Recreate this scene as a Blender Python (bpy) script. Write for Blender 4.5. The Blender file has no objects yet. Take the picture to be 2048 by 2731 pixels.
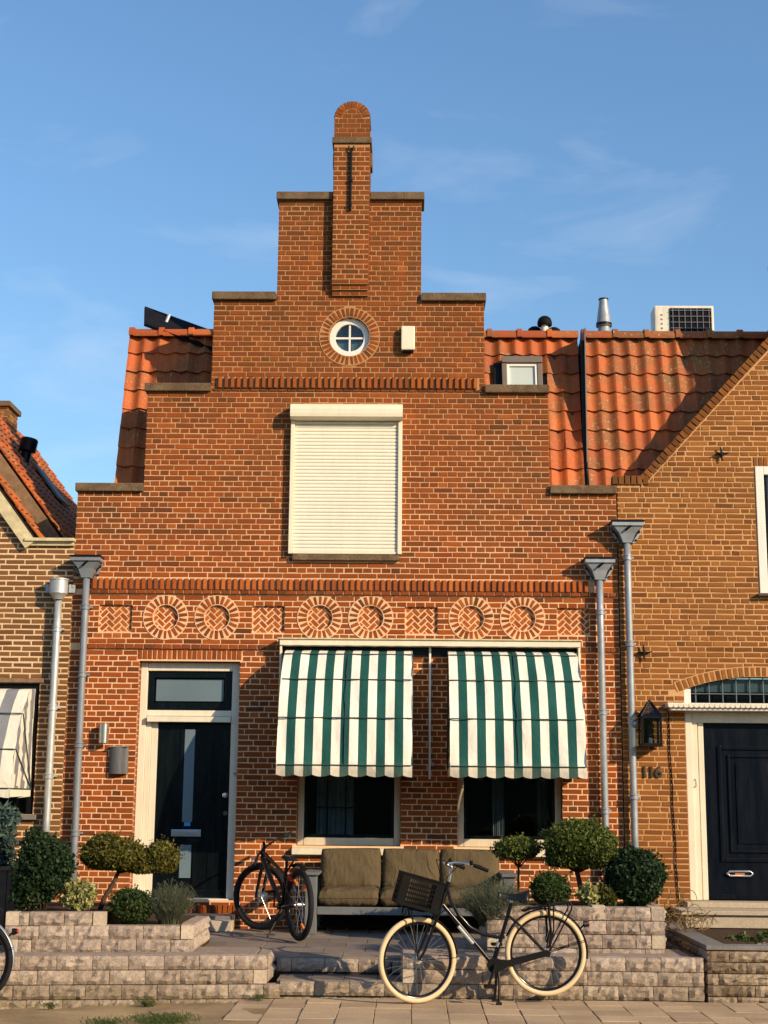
import bpy, bmesh, math, random
import numpy as np
from mathutils import Vector, Matrix
from mathutils.geometry import tessellate_polygon
R = math.radians
rng = random.Random(7)
nrs = np.random.RandomState(11)
scene = bpy.context.scene
col = scene.collection

# ------------------------------------------------------------------ camera
cd = bpy.data.cameras.new('camera'); cam = bpy.data.objects.new('camera', cd); col.objects.link(cam)
cd.sensor_fit = 'VERTICAL'; cd.sensor_height = 24.0; cd.lens = 33.95
cd.clip_start = 0.1; cd.clip_end = 3000
cam.location = (0.0, -16.7, 1.71)
cam.rotation_euler = (R(101.2697), R(-0.5385), R(0.9068))
scene.camera = cam

# ------------------------------------------------------------------ light
SUN = Vector((1.2, -1.0, 0.68)).normalized()          # towards the sun
SUN_EL = math.asin(SUN.z); SUN_AZ = math.atan2(SUN.x, SUN.y)
w = bpy.data.worlds.new('World'); scene.world = w; w.use_nodes = True
nt = w.node_tree; nt.nodes.clear()
def N(t, typ, **k):
    n = t.nodes.new(typ)
    for a, b in k.items(): setattr(n, a, b)
    return n
wo = N(nt, 'ShaderNodeOutputWorld'); bg = N(nt, 'ShaderNodeBackground')
sky = N(nt, 'ShaderNodeTexSky', sky_type='NISHITA', sun_disc=False, sun_elevation=SUN_EL, sun_rotation=SUN_AZ,
        air_density=1.5, dust_density=0.5, ozone_density=6.5, altitude=0)
tc = N(nt, 'ShaderNodeTexCoord'); mp = N(nt, 'ShaderNodeMapping'); mp.inputs['Scale'].default_value = (2.2, 2.2, 7.0)
mp.inputs['Rotation'].default_value = (0.05, 0.12, 0.3); mp.inputs['Location'].default_value = (8.3, 5.81, 2.49)
n1 = N(nt, 'ShaderNodeTexNoise'); n1.inputs['Scale'].default_value = 2.7; n1.inputs['Detail'].default_value = 7; n1.inputs['Roughness'].default_value = 0.55; n1.inputs['Distortion'].default_value = 0.5
rp = N(nt, 'ShaderNodeValToRGB'); rp.color_ramp.elements[0].position = 0.54; rp.color_ramp.elements[1].position = 0.78
rp.color_ramp.elements[1].color = (0.22, 0.22, 0.22, 1)
mx = N(nt, 'ShaderNodeMixRGB'); mx.inputs[2].default_value = (4.6, 5.0, 5.6, 1)
nt.links.new(tc.outputs['Generated'], mp.inputs[0]); nt.links.new(mp.outputs[0], n1.inputs['Vector'])
nt.links.new(n1.outputs['Fac'], rp.inputs[0]); nt.links.new(rp.outputs[0], mx.inputs[0]); nt.links.new(sky.outputs[0], mx.inputs[1])
nt.links.new(mx.outputs[0], bg.inputs[0]); bg.inputs[1].default_value = 0.15
nt.links.new(bg.outputs[0], wo.inputs[0])
sl = bpy.data.lights.new('sun', 'SUN'); so = bpy.data.objects.new('sun', sl); col.objects.link(so)
sl.energy = 5.0; sl.angle = R(0.5); sl.color = (1.0, 0.78, 0.51)
so.rotation_euler = (-SUN).to_track_quat('-Z', 'Y').to_euler(); so.location = (20, -25, 20)
vs = scene.view_settings; vs.view_transform = 'Standard'; vs.look = 'None'; vs.exposure = 0.30; vs.gamma = 1.0; vs.use_curve_mapping = False

# ------------------------------------------------------------------ materials
def srgb(r, g, b):
    f = lambda c: (c/255/12.92) if c/255 <= 0.04045 else ((c/255+0.055)/1.055)**2.4
    return (f(r), f(g), f(b), 1)
def base(name, rough=0.6, metal=0.0, spec=0.5):
    m = bpy.data.materials.new(name); m.use_nodes = True
    t = m.node_tree; b = t.nodes['Principled BSDF']
    b.inputs['Roughness'].default_value = rough; b.inputs['Metallic'].default_value = metal
    b.inputs['Specular IOR Level'].default_value = spec
    return m, t, b
def ramp(t, stops):
    r = N(t, 'ShaderNodeValToRGB'); e = r.color_ramp.elements
    while len(e) < len(stops): e.new(0.5)
    for el, (p, c) in zip(e, stops): el.position = p; el.color = tuple(c[:3])+(1,)
    return r
def noise(t, scale, detail=4, rough=0.55, vec=None, dist=0.0):
    n = N(t, 'ShaderNodeTexNoise'); n.inputs['Scale'].default_value = scale; n.inputs['Detail'].default_value = detail
    n.inputs['Roughness'].default_value = rough; n.inputs['Distortion'].default_value = dist
    if vec is not None: t.links.new(vec, n.inputs['Vector'])
    return n
def wpos(t, scale=None):
    g = N(t, 'ShaderNodeNewGeometry')
    if scale is None: return g.outputs['Position']
    m = N(t, 'ShaderNodeMapping'); m.inputs['Scale'].default_value = scale
    t.links.new(g.outputs['Position'], m.inputs[0]); return m.outputs[0]
def mixc(t, fac, a, b, mode='MIX'):
    m = N(t, 'ShaderNodeMixRGB', blend_type=mode)
    for i, v in ((0, fac), (1, a), (2, b)):
        if hasattr(v, 'links'): t.links.new(v, m.inputs[i])
        else: m.inputs[i].default_value = v if i == 0 else tuple(v[:3])+(1,)
    return m.outputs[0]
def maprange(t, v, a, b, c=0.0, d=1.0):
    m = N(t, 'ShaderNodeMapRange'); t.links.new(v, m.inputs[0])
    for i, x in enumerate((a, b, c, d)): m.inputs[i+1].default_value = x
    return m.outputs[0]
def bump(t, b, h, strength=0.3, dist=0.01):
    n = N(t, 'ShaderNodeBump'); n.inputs['Strength'].default_value = strength; n.inputs['Distance'].default_value = dist
    t.links.new(h, n.inputs['Height']); t.links.new(n.outputs[0], b.inputs['Normal'])
def tone(t):
    a = N(t, 'ShaderNodeAttribute', attribute_type='GEOMETRY', attribute_name='tone')
    o = N(t, 'ShaderNodeAttribute', attribute_type='OBJECT', attribute_name='tone')
    s = N(t, 'ShaderNodeMath', operation='ADD'); t.links.new(a.outputs['Fac'], s.inputs[0]); t.links.new(o.outputs['Fac'], s.inputs[1])
    return s.outputs[0]
def plain(name, c, rough=0.6, metal=0.0, spec=0.5, var=0.12, scale=6.0, bmp=0.0, bscale=80.0, grime=0.0):
    m, t, b = base(name, rough, metal, spec)
    n = noise(t, scale, 5, 0.6, wpos(t))
    lo = [x*(1-var) for x in c[:3]]; hi = [min(1, x*(1+var)) for x in c[:3]]
    r = ramp(t, [(0.3, lo), (0.7, hi)]); t.links.new(n.outputs['Fac'], r.inputs[0]); cc = r.outputs[0]
    if grime:
        k = noise(t, 7, 6, 0.7, wpos(t, (1.6, 1.6, 0.22)), 0.3); sp = noise(t, 26, 5, 0.75, wpos(t))
        cc = mixc(t, maprange(t, k.outputs['Fac'], 0.45, 0.75, 0, grime), cc, [x*0.45+0.01 for x in c[:3]])
        cc = mixc(t, maprange(t, sp.outputs['Fac'], 0.60, 0.74, 0, grime*0.8), cc, [x*0.4 for x in c[:3]])
        t.links.new(maprange(t, k.outputs['Fac'], 0.3, 0.7, rough*0.8, min(1, rough*1.35)), b.inputs['Roughness'])
    t.links.new(cc, b.inputs['Base Color'])
    if bmp > 0:
        h = noise(t, bscale, 4, 0.6, wpos(t)); bump(t, b, h.outputs['Fac'], bmp, 0.004)
    return m
def brick_mat(name, stops, stain=(0.10, 0.065, 0.03), stain_amt=0.38, streak=None):
    m, t, b = base(name, 0.92, 0, 0.25)
    r = ramp(t, stops); t.links.new(tone(t), r.inputs[0])
    p = wpos(t)
    fine = noise(t, 55, 5, 0.65, p)
    c = mixc(t, maprange(t, fine.outputs['Fac'], 0.3, 0.75, 0.0, 0.42), r.outputs[0], [x*0.55 for x in stops[0][1][:3]])
    big = noise(t, 0.9, 5, 0.6, wpos(t, (1, 1, 0.55)), 0.6)
    c = mixc(t, maprange(t, big.outputs['Fac'], 0.50, 0.72, 0.0, stain_amt), c, stain)
    sp = noise(t, 16, 3, 0.7, p)
    c = mixc(t, maprange(t, sp.outputs['Fac'], 0.66, 0.74, 0.0, 0.14), c, (0.42, 0.28, 0.16))
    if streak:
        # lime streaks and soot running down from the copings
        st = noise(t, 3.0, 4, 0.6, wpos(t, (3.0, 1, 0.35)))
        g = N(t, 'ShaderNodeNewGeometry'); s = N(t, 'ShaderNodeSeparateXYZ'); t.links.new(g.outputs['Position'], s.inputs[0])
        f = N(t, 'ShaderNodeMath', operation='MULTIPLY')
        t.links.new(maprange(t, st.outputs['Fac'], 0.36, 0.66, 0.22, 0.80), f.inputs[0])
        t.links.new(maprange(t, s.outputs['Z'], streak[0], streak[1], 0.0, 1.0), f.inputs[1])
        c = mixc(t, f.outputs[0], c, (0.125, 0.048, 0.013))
    t.links.new(c, b.inputs['Base Color'])
    bump(t, b, fine.outputs['Fac'], 0.55, 0.006)
    return m
M = {}
M['brick'] = brick_mat('red_brick', [(0.0, (0.12, 0.036, 0.011)), (0.3, (0.25, 0.056, 0.010)), (0.7, (0.36, 0.080, 0.012)), (1.0, (0.48, 0.130, 0.024))], streak=(3.4, 7.6))
M['brick_tan'] = brick_mat('tan_brick', [(0.0, (0.14, 0.050, 0.013)), (0.3, (0.235, 0.083, 0.019)), (0.7, (0.31, 0.114, 0.025)), (1.0, (0.39, 0.158, 0.038))], stain_amt=0.3)
M['brick_brown'] = brick_mat('brown_brick', [(0.0, (0.12, 0.05, 0.017)), (0.4, (0.19, 0.083, 0.028)), (0.8, (0.25, 0.112, 0.037)), (1.0, (0.31, 0.15, 0.05))], stain_amt=0.2)
def mortar_mat(name, c, c2, old=None):
    m, t, b = base(name, 0.95, 0, 0.2)
    n = noise(t, 1.6, 5, 0.65, wpos(t)); f = noise(t, 60, 3, 0.6, wpos(t))
    x = mixc(t, maprange(t, n.outputs['Fac'], 0.35, 0.7), c, c2)
    if old:
        g = N(t, 'ShaderNodeNewGeometry'); sz = N(t, 'ShaderNodeSeparateXYZ'); t.links.new(g.outputs['Position'], sz.inputs[0])
        ad = N(t, 'ShaderNodeMath', operation='MULTIPLY_ADD'); t.links.new(n.outputs['Fac'], ad.inputs[0]); ad.inputs[1].default_value = 1.6; t.links.new(sz.outputs['Z'], ad.inputs[2])
        x = mixc(t, maprange(t, ad.outputs[0], 4.4, 7.6, 0, 1.0), x, old)
    x = mixc(t, maprange(t, f.outputs['Fac'], 0.35, 0.75, 0, 0.22), x, [v*0.55 for v in c])
    t.links.new(x, b.inputs['Base Color']); bump(t, b, f.outputs['Fac'], 0.6, 0.004)
    return m
M['mortar'] = mortar_mat('pale_mortar', (0.80, 0.51, 0.30), (0.68, 0.42, 0.23), old=(0.42, 0.21, 0.085))
M['mortar_tan'] = mortar_mat('sandy_mortar', (0.60, 0.34, 0.155), (0.45, 0.245, 0.10))
M['mortar_pale'] = mortar_mat('cream_mortar', (0.72, 0.53, 0.33), (0.60, 0.42, 0.24))
def side_brick_mat(name, c1, c2, mo):
    m, t, b = base(name, 0.92, 0, 0.2)
    g = N(t, 'ShaderNodeNewGeometry'); s = N(t, 'ShaderNodeSeparateXYZ'); t.links.new(g.outputs['Position'], s.inputs[0])
    a = N(t, 'ShaderNodeMath', operation='ADD'); t.links.new(s.outputs['X'], a.inputs[0]); t.links.new(s.outputs['Y'], a.inputs[1])
    cx = N(t, 'ShaderNodeCombineXYZ'); t.links.new(a.outputs[0], cx.inputs[0]); t.links.new(s.outputs['Z'], cx.inputs[1])
    k = N(t, 'ShaderNodeTexBrick'); t.links.new(cx.outputs[0], k.inputs['Vector'])
    k.inputs['Scale'].default_value = 1; k.inputs['Brick Width'].default_value = 0.22; k.inputs['Row Height'].default_value = 0.0635; k.inputs['Mortar Size'].default_value = 0.006
    k.inputs['Color1'].default_value = tuple(c1)+(1,); k.inputs['Color2'].default_value = tuple(c2)+(1,); k.inputs['Mortar'].default_value = tuple(mo)+(1,)
    t.links.new(k.outputs['Color'], b.inputs['Base Color']); return m
M['brick_side'] = side_brick_mat('brick_return', (0.26, 0.075, 0.028), (0.36, 0.11, 0.035), (0.55, 0.38, 0.25))
M['tan_side'] = side_brick_mat('tan_brick_return', (0.28, 0.12, 0.04), (0.38, 0.18, 0.06), (0.5, 0.32, 0.17))
def tile_mat(name, stops, lich=0.6, spk=0.7):
    m, t, b = base(name, 0.62, 0, 0.35)
    r = ramp(t, stops); t.links.new(tone(t), r.inputs[0])
    f = noise(t, 45, 5, 0.7, wpos(t)); l = noise(t, 2.2, 6, 0.7, wpos(t), 0.4); sp = noise(t, 28, 4, 0.7, wpos(t))
    c = mixc(t, maprange(t, f.outputs['Fac'], 0.4, 0.75, 0, 0.45), r.outputs[0], (0.16, 0.05, 0.018))
    c = mixc(t, maprange(t, l.outputs['Fac'], 0.45, 0.66, 0, lich), c, (0.17, 0.085, 0.025))
    ff = N(t, 'ShaderNodeMath', operation='MULTIPLY'); t.links.new(maprange(t, l.outputs['Fac'], 0.42, 0.6), ff.inputs[0]); t.links.new(maprange(t, sp.outputs['Fac'], 0.58, 0.68, 0, spk), ff.inputs[1])
    c = mixc(t, ff.outputs[0], c, (0.55, 0.42, 0.22))
    t.links.new(c, b.inputs['Base Color']); bump(t, b, f.outputs['Fac'], 0.3, 0.004)
    return m
M['tile'] = tile_mat('orange_pantile', [(0, (0.31, 0.060, 0.011)), (0.5, (0.47, 0.098, 0.017)), (1, (0.60, 0.145, 0.027))])
M['tile_old'] = tile_mat('weathered_pantile', [(0, (0.26, 0.055, 0.012)), (0.5, (0.42, 0.09, 0.016)), (1, (0.55, 0.135, 0.024))], 0.9, 0.95)
def stone_mat(name, stops, rough=0.9, s1=3.0, s2=38.0, b1=0.7, moss=None):
    m, t, b = base(name, rough, 0, 0.3)
    r = ramp(t, stops)
    a = N(t, 'ShaderNodeMath', operation='ADD'); n = noise(t, s1, 6, 0.65, wpos(t), 0.5)
    tn = N(t, 'ShaderNodeMath', operation='MULTIPLY_ADD'); t.links.new(tone(t), tn.inputs[0]); tn.inputs[1].default_value = 0.36; tn.inputs[2].default_value = -0.18
    t.links.new(n.outputs['Fac'], a.inputs[0]); t.links.new(tn.outputs[0], a.inputs[1]); t.links.new(a.outputs[0], r.inputs[0])
    f = noise(t, s2, 6, 0.75, wpos(t)); v = noise(t, 14, 5, 0.7, wpos(t), 1.2)
    c = mixc(t, maprange(t, f.outputs['Fac'], 0.42, 0.70, 0, 0.55), r.outputs[0], [x*0.4 for x in stops[0][1][:3]])
    if moss:
        g = N(t, 'ShaderNodeNewGeometry'); s = N(t, 'ShaderNodeSeparateXYZ'); t.links.new(g.outputs['Position'], s.inputs[0])
        k = N(t, 'ShaderNodeMath', operation='MULTIPLY'); t.links.new(maprange(t, s.outputs['Z'], moss[1], moss[0], 0, 1), k.inputs[0])
        t.links.new(maprange(t, v.outputs['Fac'], 0.38, 0.62, 0.1, 0.75), k.inputs[1]); c = mixc(t, k.outputs[0], c, (0.17, 0.13, 0.05))
    t.links.new(c, b.inputs['Base Color'])
    ad = N(t, 'ShaderNodeMath', operation='ADD'); t.links.new(f.outputs['Fac'], ad.inputs[0]); t.links.new(v.outputs['Fac'], ad.inputs[1])
    bump(t, b, ad.outputs[0], b1, 0.014)
    return m
M['block'] = stone_mat('split_concrete_block', [(0.2, (0.31, 0.24, 0.19)), (0.5, (0.43, 0.34, 0.27)), (0.8, (0.55, 0.45, 0.36))], s1=13.0, s2=55.0, b1=1.0, moss=(-0.05, 0.33))
M['block_cut'] = stone_mat('cut_block_end', [(0.2, (0.46, 0.37, 0.27)), (0.8, (0.60, 0.50, 0.38))], b1=0.2)
M['block_old'] = stone_mat('old_stone_block', [(0.2, (0.15, 0.105, 0.065)), (0.5, (0.28, 0.21, 0.14)), (0.8, (0.42, 0.34, 0.24))], b1=0.8)
M['coping'] = stone_mat('weathered_coping', [(0.2, (0.12, 0.075, 0.040)), (0.5, (0.215, 0.145, 0.082)), (0.8, (0.34, 0.245, 0.135))], s1=6, b1=0.7)
M['paver'] = stone_mat('concrete_paver', [(0.15, (0.31, 0.21, 0.13)), (0.5, (0.47, 0.335, 0.20)), (0.85, (0.60, 0.44, 0.25))], s1=1.2, s2=70, b1=0.25)
M['pave_sand'] = stone_mat('sandy_pavement', [(0.2, (0.24, 0.165, 0.085)), (0.5, (0.50, 0.355, 0.175)), (0.8, (0.68, 0.50, 0.24))], s1=1.0, s2=60, b1=0.3)
M['terrace'] = stone_mat('terrace_tile', [(0.2, (0.17, 0.135, 0.11)), (0.8, (0.28, 0.23, 0.19))], s1=2, s2=60, b1=0.2)
M['bluestone'] = stone_mat('bluestone', [(0.2, (0.16, 0.15, 0.14)), (0.8, (0.28, 0.26, 0.24))], s1=3, s2=60, b1=0.2)
M['terrazzo'] = stone_mat('terrazzo', [(0.2, (0.42, 0.35, 0.25)), (0.8, (0.60, 0.51, 0.38))], s1=30, s2=90, b1=0.15)
M['asphalt'] = stone_mat('asphalt', [(0.2, (0.04, 0.038, 0.035)), (0.8, (0.07, 0.066, 0.06))], s1=2, s2=80, b1=0.3)
M['dike_grass'] = stone_mat('dike_grass', [(0.2, (0.03, 0.045, 0.014)), (0.8, (0.07, 0.085, 0.025))], s1=2, s2=30, b1=0.8)
M['soil'] = stone_mat('soil', [(0.2, (0.05, 0.028, 0.014)), (0.8, (0.13, 0.07, 0.03))], s1=12, s2=60, b1=1.0)
M['cream'] = plain('cream_paint', (0.74, 0.66, 0.50), 0.45, var=0.05, scale=3, grime=0.3)
M['cream_dk'] = plain('tan_frame_paint', (0.62, 0.53, 0.38), 0.5, var=0.06, scale=3, grime=0.3)
M['white'] = plain('white_paint', (0.76, 0.72, 0.64), 0.4, var=0.05, scale=3, grime=0.3)
M['plastic_cream'] = plain('cream_plastic', (0.74, 0.67, 0.50), 0.5, var=0.06, scale=2.5, grime=0.18)
M['slat'] = plain('cream_shutter_slat', (0.80, 0.74, 0.60), 0.5, var=0.04, scale=2, grime=0.16)
M['door'] = plain('black_green_door_paint', (0.0024, 0.0045, 0.0055), 0.25, 0.0, 0.2, var=0.15, scale=3, grime=0.3)
M['door2'] = plain('navy_door_paint', (0.0026, 0.0048, 0.0095), 0.32, 0.0, 0.12, var=0.12, scale=3, grime=0.4)
M['zinc'] = plain('zinc', (0.30, 0.33, 0.36), 0.5, 0.35, var=0.16, scale=9, grime=0.55)
M['zinc_new'] = plain('galvanised_zinc', (0.46, 0.48, 0.48), 0.45, 0.45, var=0.12, scale=9, grime=0.5)
M['zinc_grey'] = plain('grey_pvc_pipe', (0.20, 0.22, 0.245), 0.5, 0.1, var=0.1, scale=7, grime=0.5)
M['steel'] = plain('brushed_steel', (0.62, 0.58, 0.52), 0.28, 0.9, var=0.06, scale=20)
M['chrome'] = plain('chrome', (0.75, 0.75, 0.75), 0.12, 1.0, var=0.02)
M['black'] = plain('black_metal', (0.007, 0.007, 0.008), 0.45, 0.0, 0.15, var=0.2)
M['blackgloss'] = plain('black_enamel', (0.006, 0.006, 0.007), 0.18, 0.0, 0.3, var=0.15)
M['blackplastic'] = plain('black_plastic', (0.008, 0.008, 0.008), 0.65, 0.0, 0.08, var=0.15)
M['rubber'] = plain('black_rubber', (0.011, 0.011, 0.012), 0.75, 0.0, 0.2, var=0.2, bmp=0.3)
M['cream_rubber'] = plain('cream_rubber', (0.62, 0.47, 0.27), 0.7, var=0.06)
M['leather'] = plain('saddle_vinyl', (0.008, 0.009, 0.010), 0.35, 0.0, 0.25, var=0.2)
M['red'] = plain('red_reflector', (0.45, 0.03, 0.02), 0.25, var=0.1)
M['orange'] = plain('orange_paint', (0.62, 0.17, 0.02), 0.35, var=0.1)
M['silver'] = plain('silver_alloy', (0.55, 0.55, 0.55), 0.3, 0.85, var=0.05)
M['sticker'] = plain('blue_sticker', (0.03, 0.28, 0.62), 0.4, var=0.05)
M['decal'] = plain('pale_decal', (0.42, 0.50, 0.50), 0.4, var=0.2, scale=60)
M['frosted'] = plain('frosted_glass', (0.13, 0.185, 0.215), 0.18, var=0.10, scale=1.4)
M['sofa'] = plain('grey_painted_wood', (0.125, 0.135, 0.135), 0.6, var=0.12, scale=8, grime=0.5)
M['grey_ribbed'] = plain('grey_letterbox', (0.11, 0.11, 0.115), 0.5, 0.3, var=0.08, grime=0.4)
M['leadbar'] = plain('dull_lead', (0.10, 0.12, 0.135), 0.6, var=0.2)
M['bronze'] = plain('dull_bronze', (0.055, 0.038, 0.020), 0.5, 0.3, var=0.2)
M['lead'] = plain('lead_flashing', (0.16, 0.15, 0.14), 0.6, 0.2, var=0.2)
M['veluxgrey'] = plain('brown_grey_aluminium', (0.15, 0.12, 0.095), 0.5, 0.1, var=0.12)
M['blind'] = plain('white_blind', (0.80, 0.80, 0.75), 0.6, var=0.02)
M['interior'] = plain('dark_room', (0.010, 0.011, 0.013), 0.9, var=0.3)
M['curtain'] = plain('net_curtain', (0.30, 0.34, 0.38), 0.9, var=0.15, scale=12)
M['acwhite'] = plain('air_unit_casing', (0.70, 0.65, 0.53), 0.5, var=0.1, scale=9, grime=0.6)
M['solar'] = plain('solar_backsheet', (0.010, 0.010, 0.013), 0.8, 0.0, 0.05, var=0.2)
M['barge'] = plain('lichen_verge_board', (0.56, 0.47, 0.27), 0.8, var=0.25, scale=10, bmp=0.3)
M['wood_old'] = plain('old_timber', (0.21, 0.125, 0.065), 0.85, var=0.3, scale=12, bmp=0.4)
M['darkwood'] = plain('brown_fence_timber', (0.09, 0.055, 0.035), 0.8, var=0.3, scale=9)
M['candle'] = plain('white_candle', (0.8, 0.76, 0.65), 0.5, var=0.03)
M['moss_roof'] = plain('roofing_felt', (0.05, 0.045, 0.04), 0.9, var=0.2)
M['bark'] = plain('dark_bark', (0.06, 0.035, 0.02), 0.9, var=0.35, scale=30, bmp=0.6)
def cloth_mat(name, c, var=0.1, wr=0.5, grime=None):
    m, t, b = base(name, 0.85, 0, 0.2)
    n = noise(t, 3.5, 5, 0.6, wpos(t)); f = noise(t, 9, 4, 0.55, wpos(t, (1.0, 1.0, 0.5)), 1.5)
    r = ramp(t, [(0.3, [x*(1-var) for x in c]), (0.7, [min(1, x*(1+var)) for x in c])]); t.links.new(n.outputs['Fac'], r.inputs[0])
    cc = r.outputs[0]
    if grime:
        g = N(t, 'ShaderNodeNewGeometry'); s = N(t, 'ShaderNodeSeparateXYZ'); t.links.new(g.outputs['Position'], s.inputs[0])
        k = N(t, 'ShaderNodeMath', operation='MULTIPLY'); t.links.new(maprange(t, s.outputs['Z'], grime[0]+0.06, grime[0]-0.06), k.inputs[0])
        t.links.new(maprange(t, n.outputs['Fac'], 0.3, 0.7, 0.35, 0.9), k.inputs[1]); cc = mixc(t, k.outputs[0], cc, grime[1])
    t.links.new(cc, b.inputs['Base Color']); bump(t, b, f.outputs['Fac'], wr, 0.03)
    return m
M['aw_white'] = cloth_mat('white_awning_canvas', (0.76, 0.71, 0.60), 0.05, 0.35, (2.07, (0.42, 0.36, 0.26)))
M['aw_green'] = cloth_mat('green_awning_canvas', (0.010, 0.070, 0.060), 0.14, 0.35, (2.07, (0.06, 0.09, 0.07)))
M['aw_grey'] = cloth_mat('grey_awning_canvas', (0.20, 0.20, 0.21), 0.10, 0.4)
M['aw_cream'] = cloth_mat('cream_awning_canvas', (0.70, 0.64, 0.52), 0.07, 0.4)
M['cushion'] = cloth_mat('taupe_cushion', (0.098, 0.072, 0.038), 0.12, 0.7)
def leaf_mat(name, stops, trans=0.35):
    m, t, b = base(name, 0.55, 0, 0.3)
    r = ramp(t, stops); t.links.new(tone(t), r.inputs[0]); t.links.new(r.outputs[0], b.inputs['Base Color'])
    tr = N(t, 'ShaderNodeBsdfTranslucent'); t.links.new(r.outputs[0], tr.inputs[0])
    mx = N(t, 'ShaderNodeMixShader'); mx.inputs[0].default_value = trans
    o = t.nodes['Material Output']; t.links.new(b.outputs[0], mx.inputs[1]); t.links.new(tr.outputs[0], mx.inputs[2]); t.links.new(mx.outputs[0], o.inputs[0])
    return m
M['leaf_dark'] = leaf_mat('dark_green_leaf', [(0, (0.010, 0.026, 0.010)), (0.7, (0.028, 0.060, 0.018)), (1, (0.075, 0.11, 0.04))])
M['leaf_yew'] = leaf_mat('yew_needles', [(0, (0.025, 0.035, 0.007)), (0.6, (0.10, 0.11, 0.018)), (1, (0.22, 0.20, 0.035))])
M['leaf_yew2'] = leaf_mat('golden_yew_needles', [(0, (0.035, 0.036, 0.007)), (0.6, (0.14, 0.13, 0.020)), (1, (0.30, 0.25, 0.04))])
M['leaf_box'] = leaf_mat('boxwood_leaf', [(0, (0.016, 0.034, 0.008)), (0.7, (0.055, 0.095, 0.02)), (1, (0.13, 0.17, 0.045))])
M['leaf_top'] = leaf_mat('topiary_leaf', [(0, (0.028, 0.045, 0.008)), (0.6, (0.11, 0.145, 0.024)), (1, (0.24, 0.25, 0.045))])
M['leaf_lav'] = leaf_mat('grey_green_needles', [(0, (0.045, 0.06, 0.035)), (0.6, (0.12, 0.135, 0.08)), (1, (0.24, 0.24, 0.15))])
M['leaf_var'] = leaf_mat('variegated_leaf', [(0, (0.10, 0.13, 0.04)), (0.4, (0.36, 0.36, 0.12)), (1, (0.62, 0.56, 0.27))])
M['leaf_blue'] = leaf_mat('blue_conifer', [(0, (0.03, 0.06, 0.05)), (0.6, (0.085, 0.14, 0.115)), (1, (0.17, 0.22, 0.17))])
M['leaf_dry'] = leaf_mat('dry_grass', [(0, (0.18, 0.11, 0.04)), (1, (0.38, 0.25, 0.10))])
M['leaf_grass'] = leaf_mat('verge_grass', [(0, (0.035, 0.06, 0.015)), (0.6, (0.09, 0.13, 0.035)), (1, (0.24, 0.22, 0.08))])
def glass_mat(name, tint, gloss_col=(1, 1, 1)):
    m = bpy.data.materials.new(name); m.use_nodes = True; t = m.node_tree; t.nodes.clear()
    o = N(t, 'ShaderNodeOutputMaterial'); tr = N(t, 'ShaderNodeBsdfTransparent'); tr.inputs[0].default_value = tint+(1,)
    gl = N(t, 'ShaderNodeBsdfGlossy'); gl.inputs['Roughness'].default_value = 0.02; gl.inputs[0].default_value = gloss_col+(1,)
    lw = N(t, 'ShaderNodeLayerWeight'); lw.inputs[0].default_value = 0.5
    pw = N(t, 'ShaderNodeMath', operation='POWER'); t.links.new(lw.outputs['Facing'], pw.inputs[0]); pw.inputs[1].default_value = 5
    fr = N(t, 'ShaderNodeMath', operation='MULTIPLY_ADD'); t.links.new(pw.outputs[0], fr.inputs[0]); fr.inputs[1].default_value = 0.96; fr.inputs[2].default_value = 0.04
    mx = N(t, 'ShaderNodeMixShader'); t.links.new(fr.outputs[0], mx.inputs[0]); t.links.new(tr.outputs[0], mx.inputs[1]); t.links.new(gl.outputs[0], mx.inputs[2])
    t.links.new(mx.outputs[0], o.inputs[0]); return m
M['glass'] = glass_mat('window_glass', (0.75, 0.8, 0.8))
M['glass_dim'] = glass_mat('dark_glass', (0.4, 0.45, 0.45))

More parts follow.
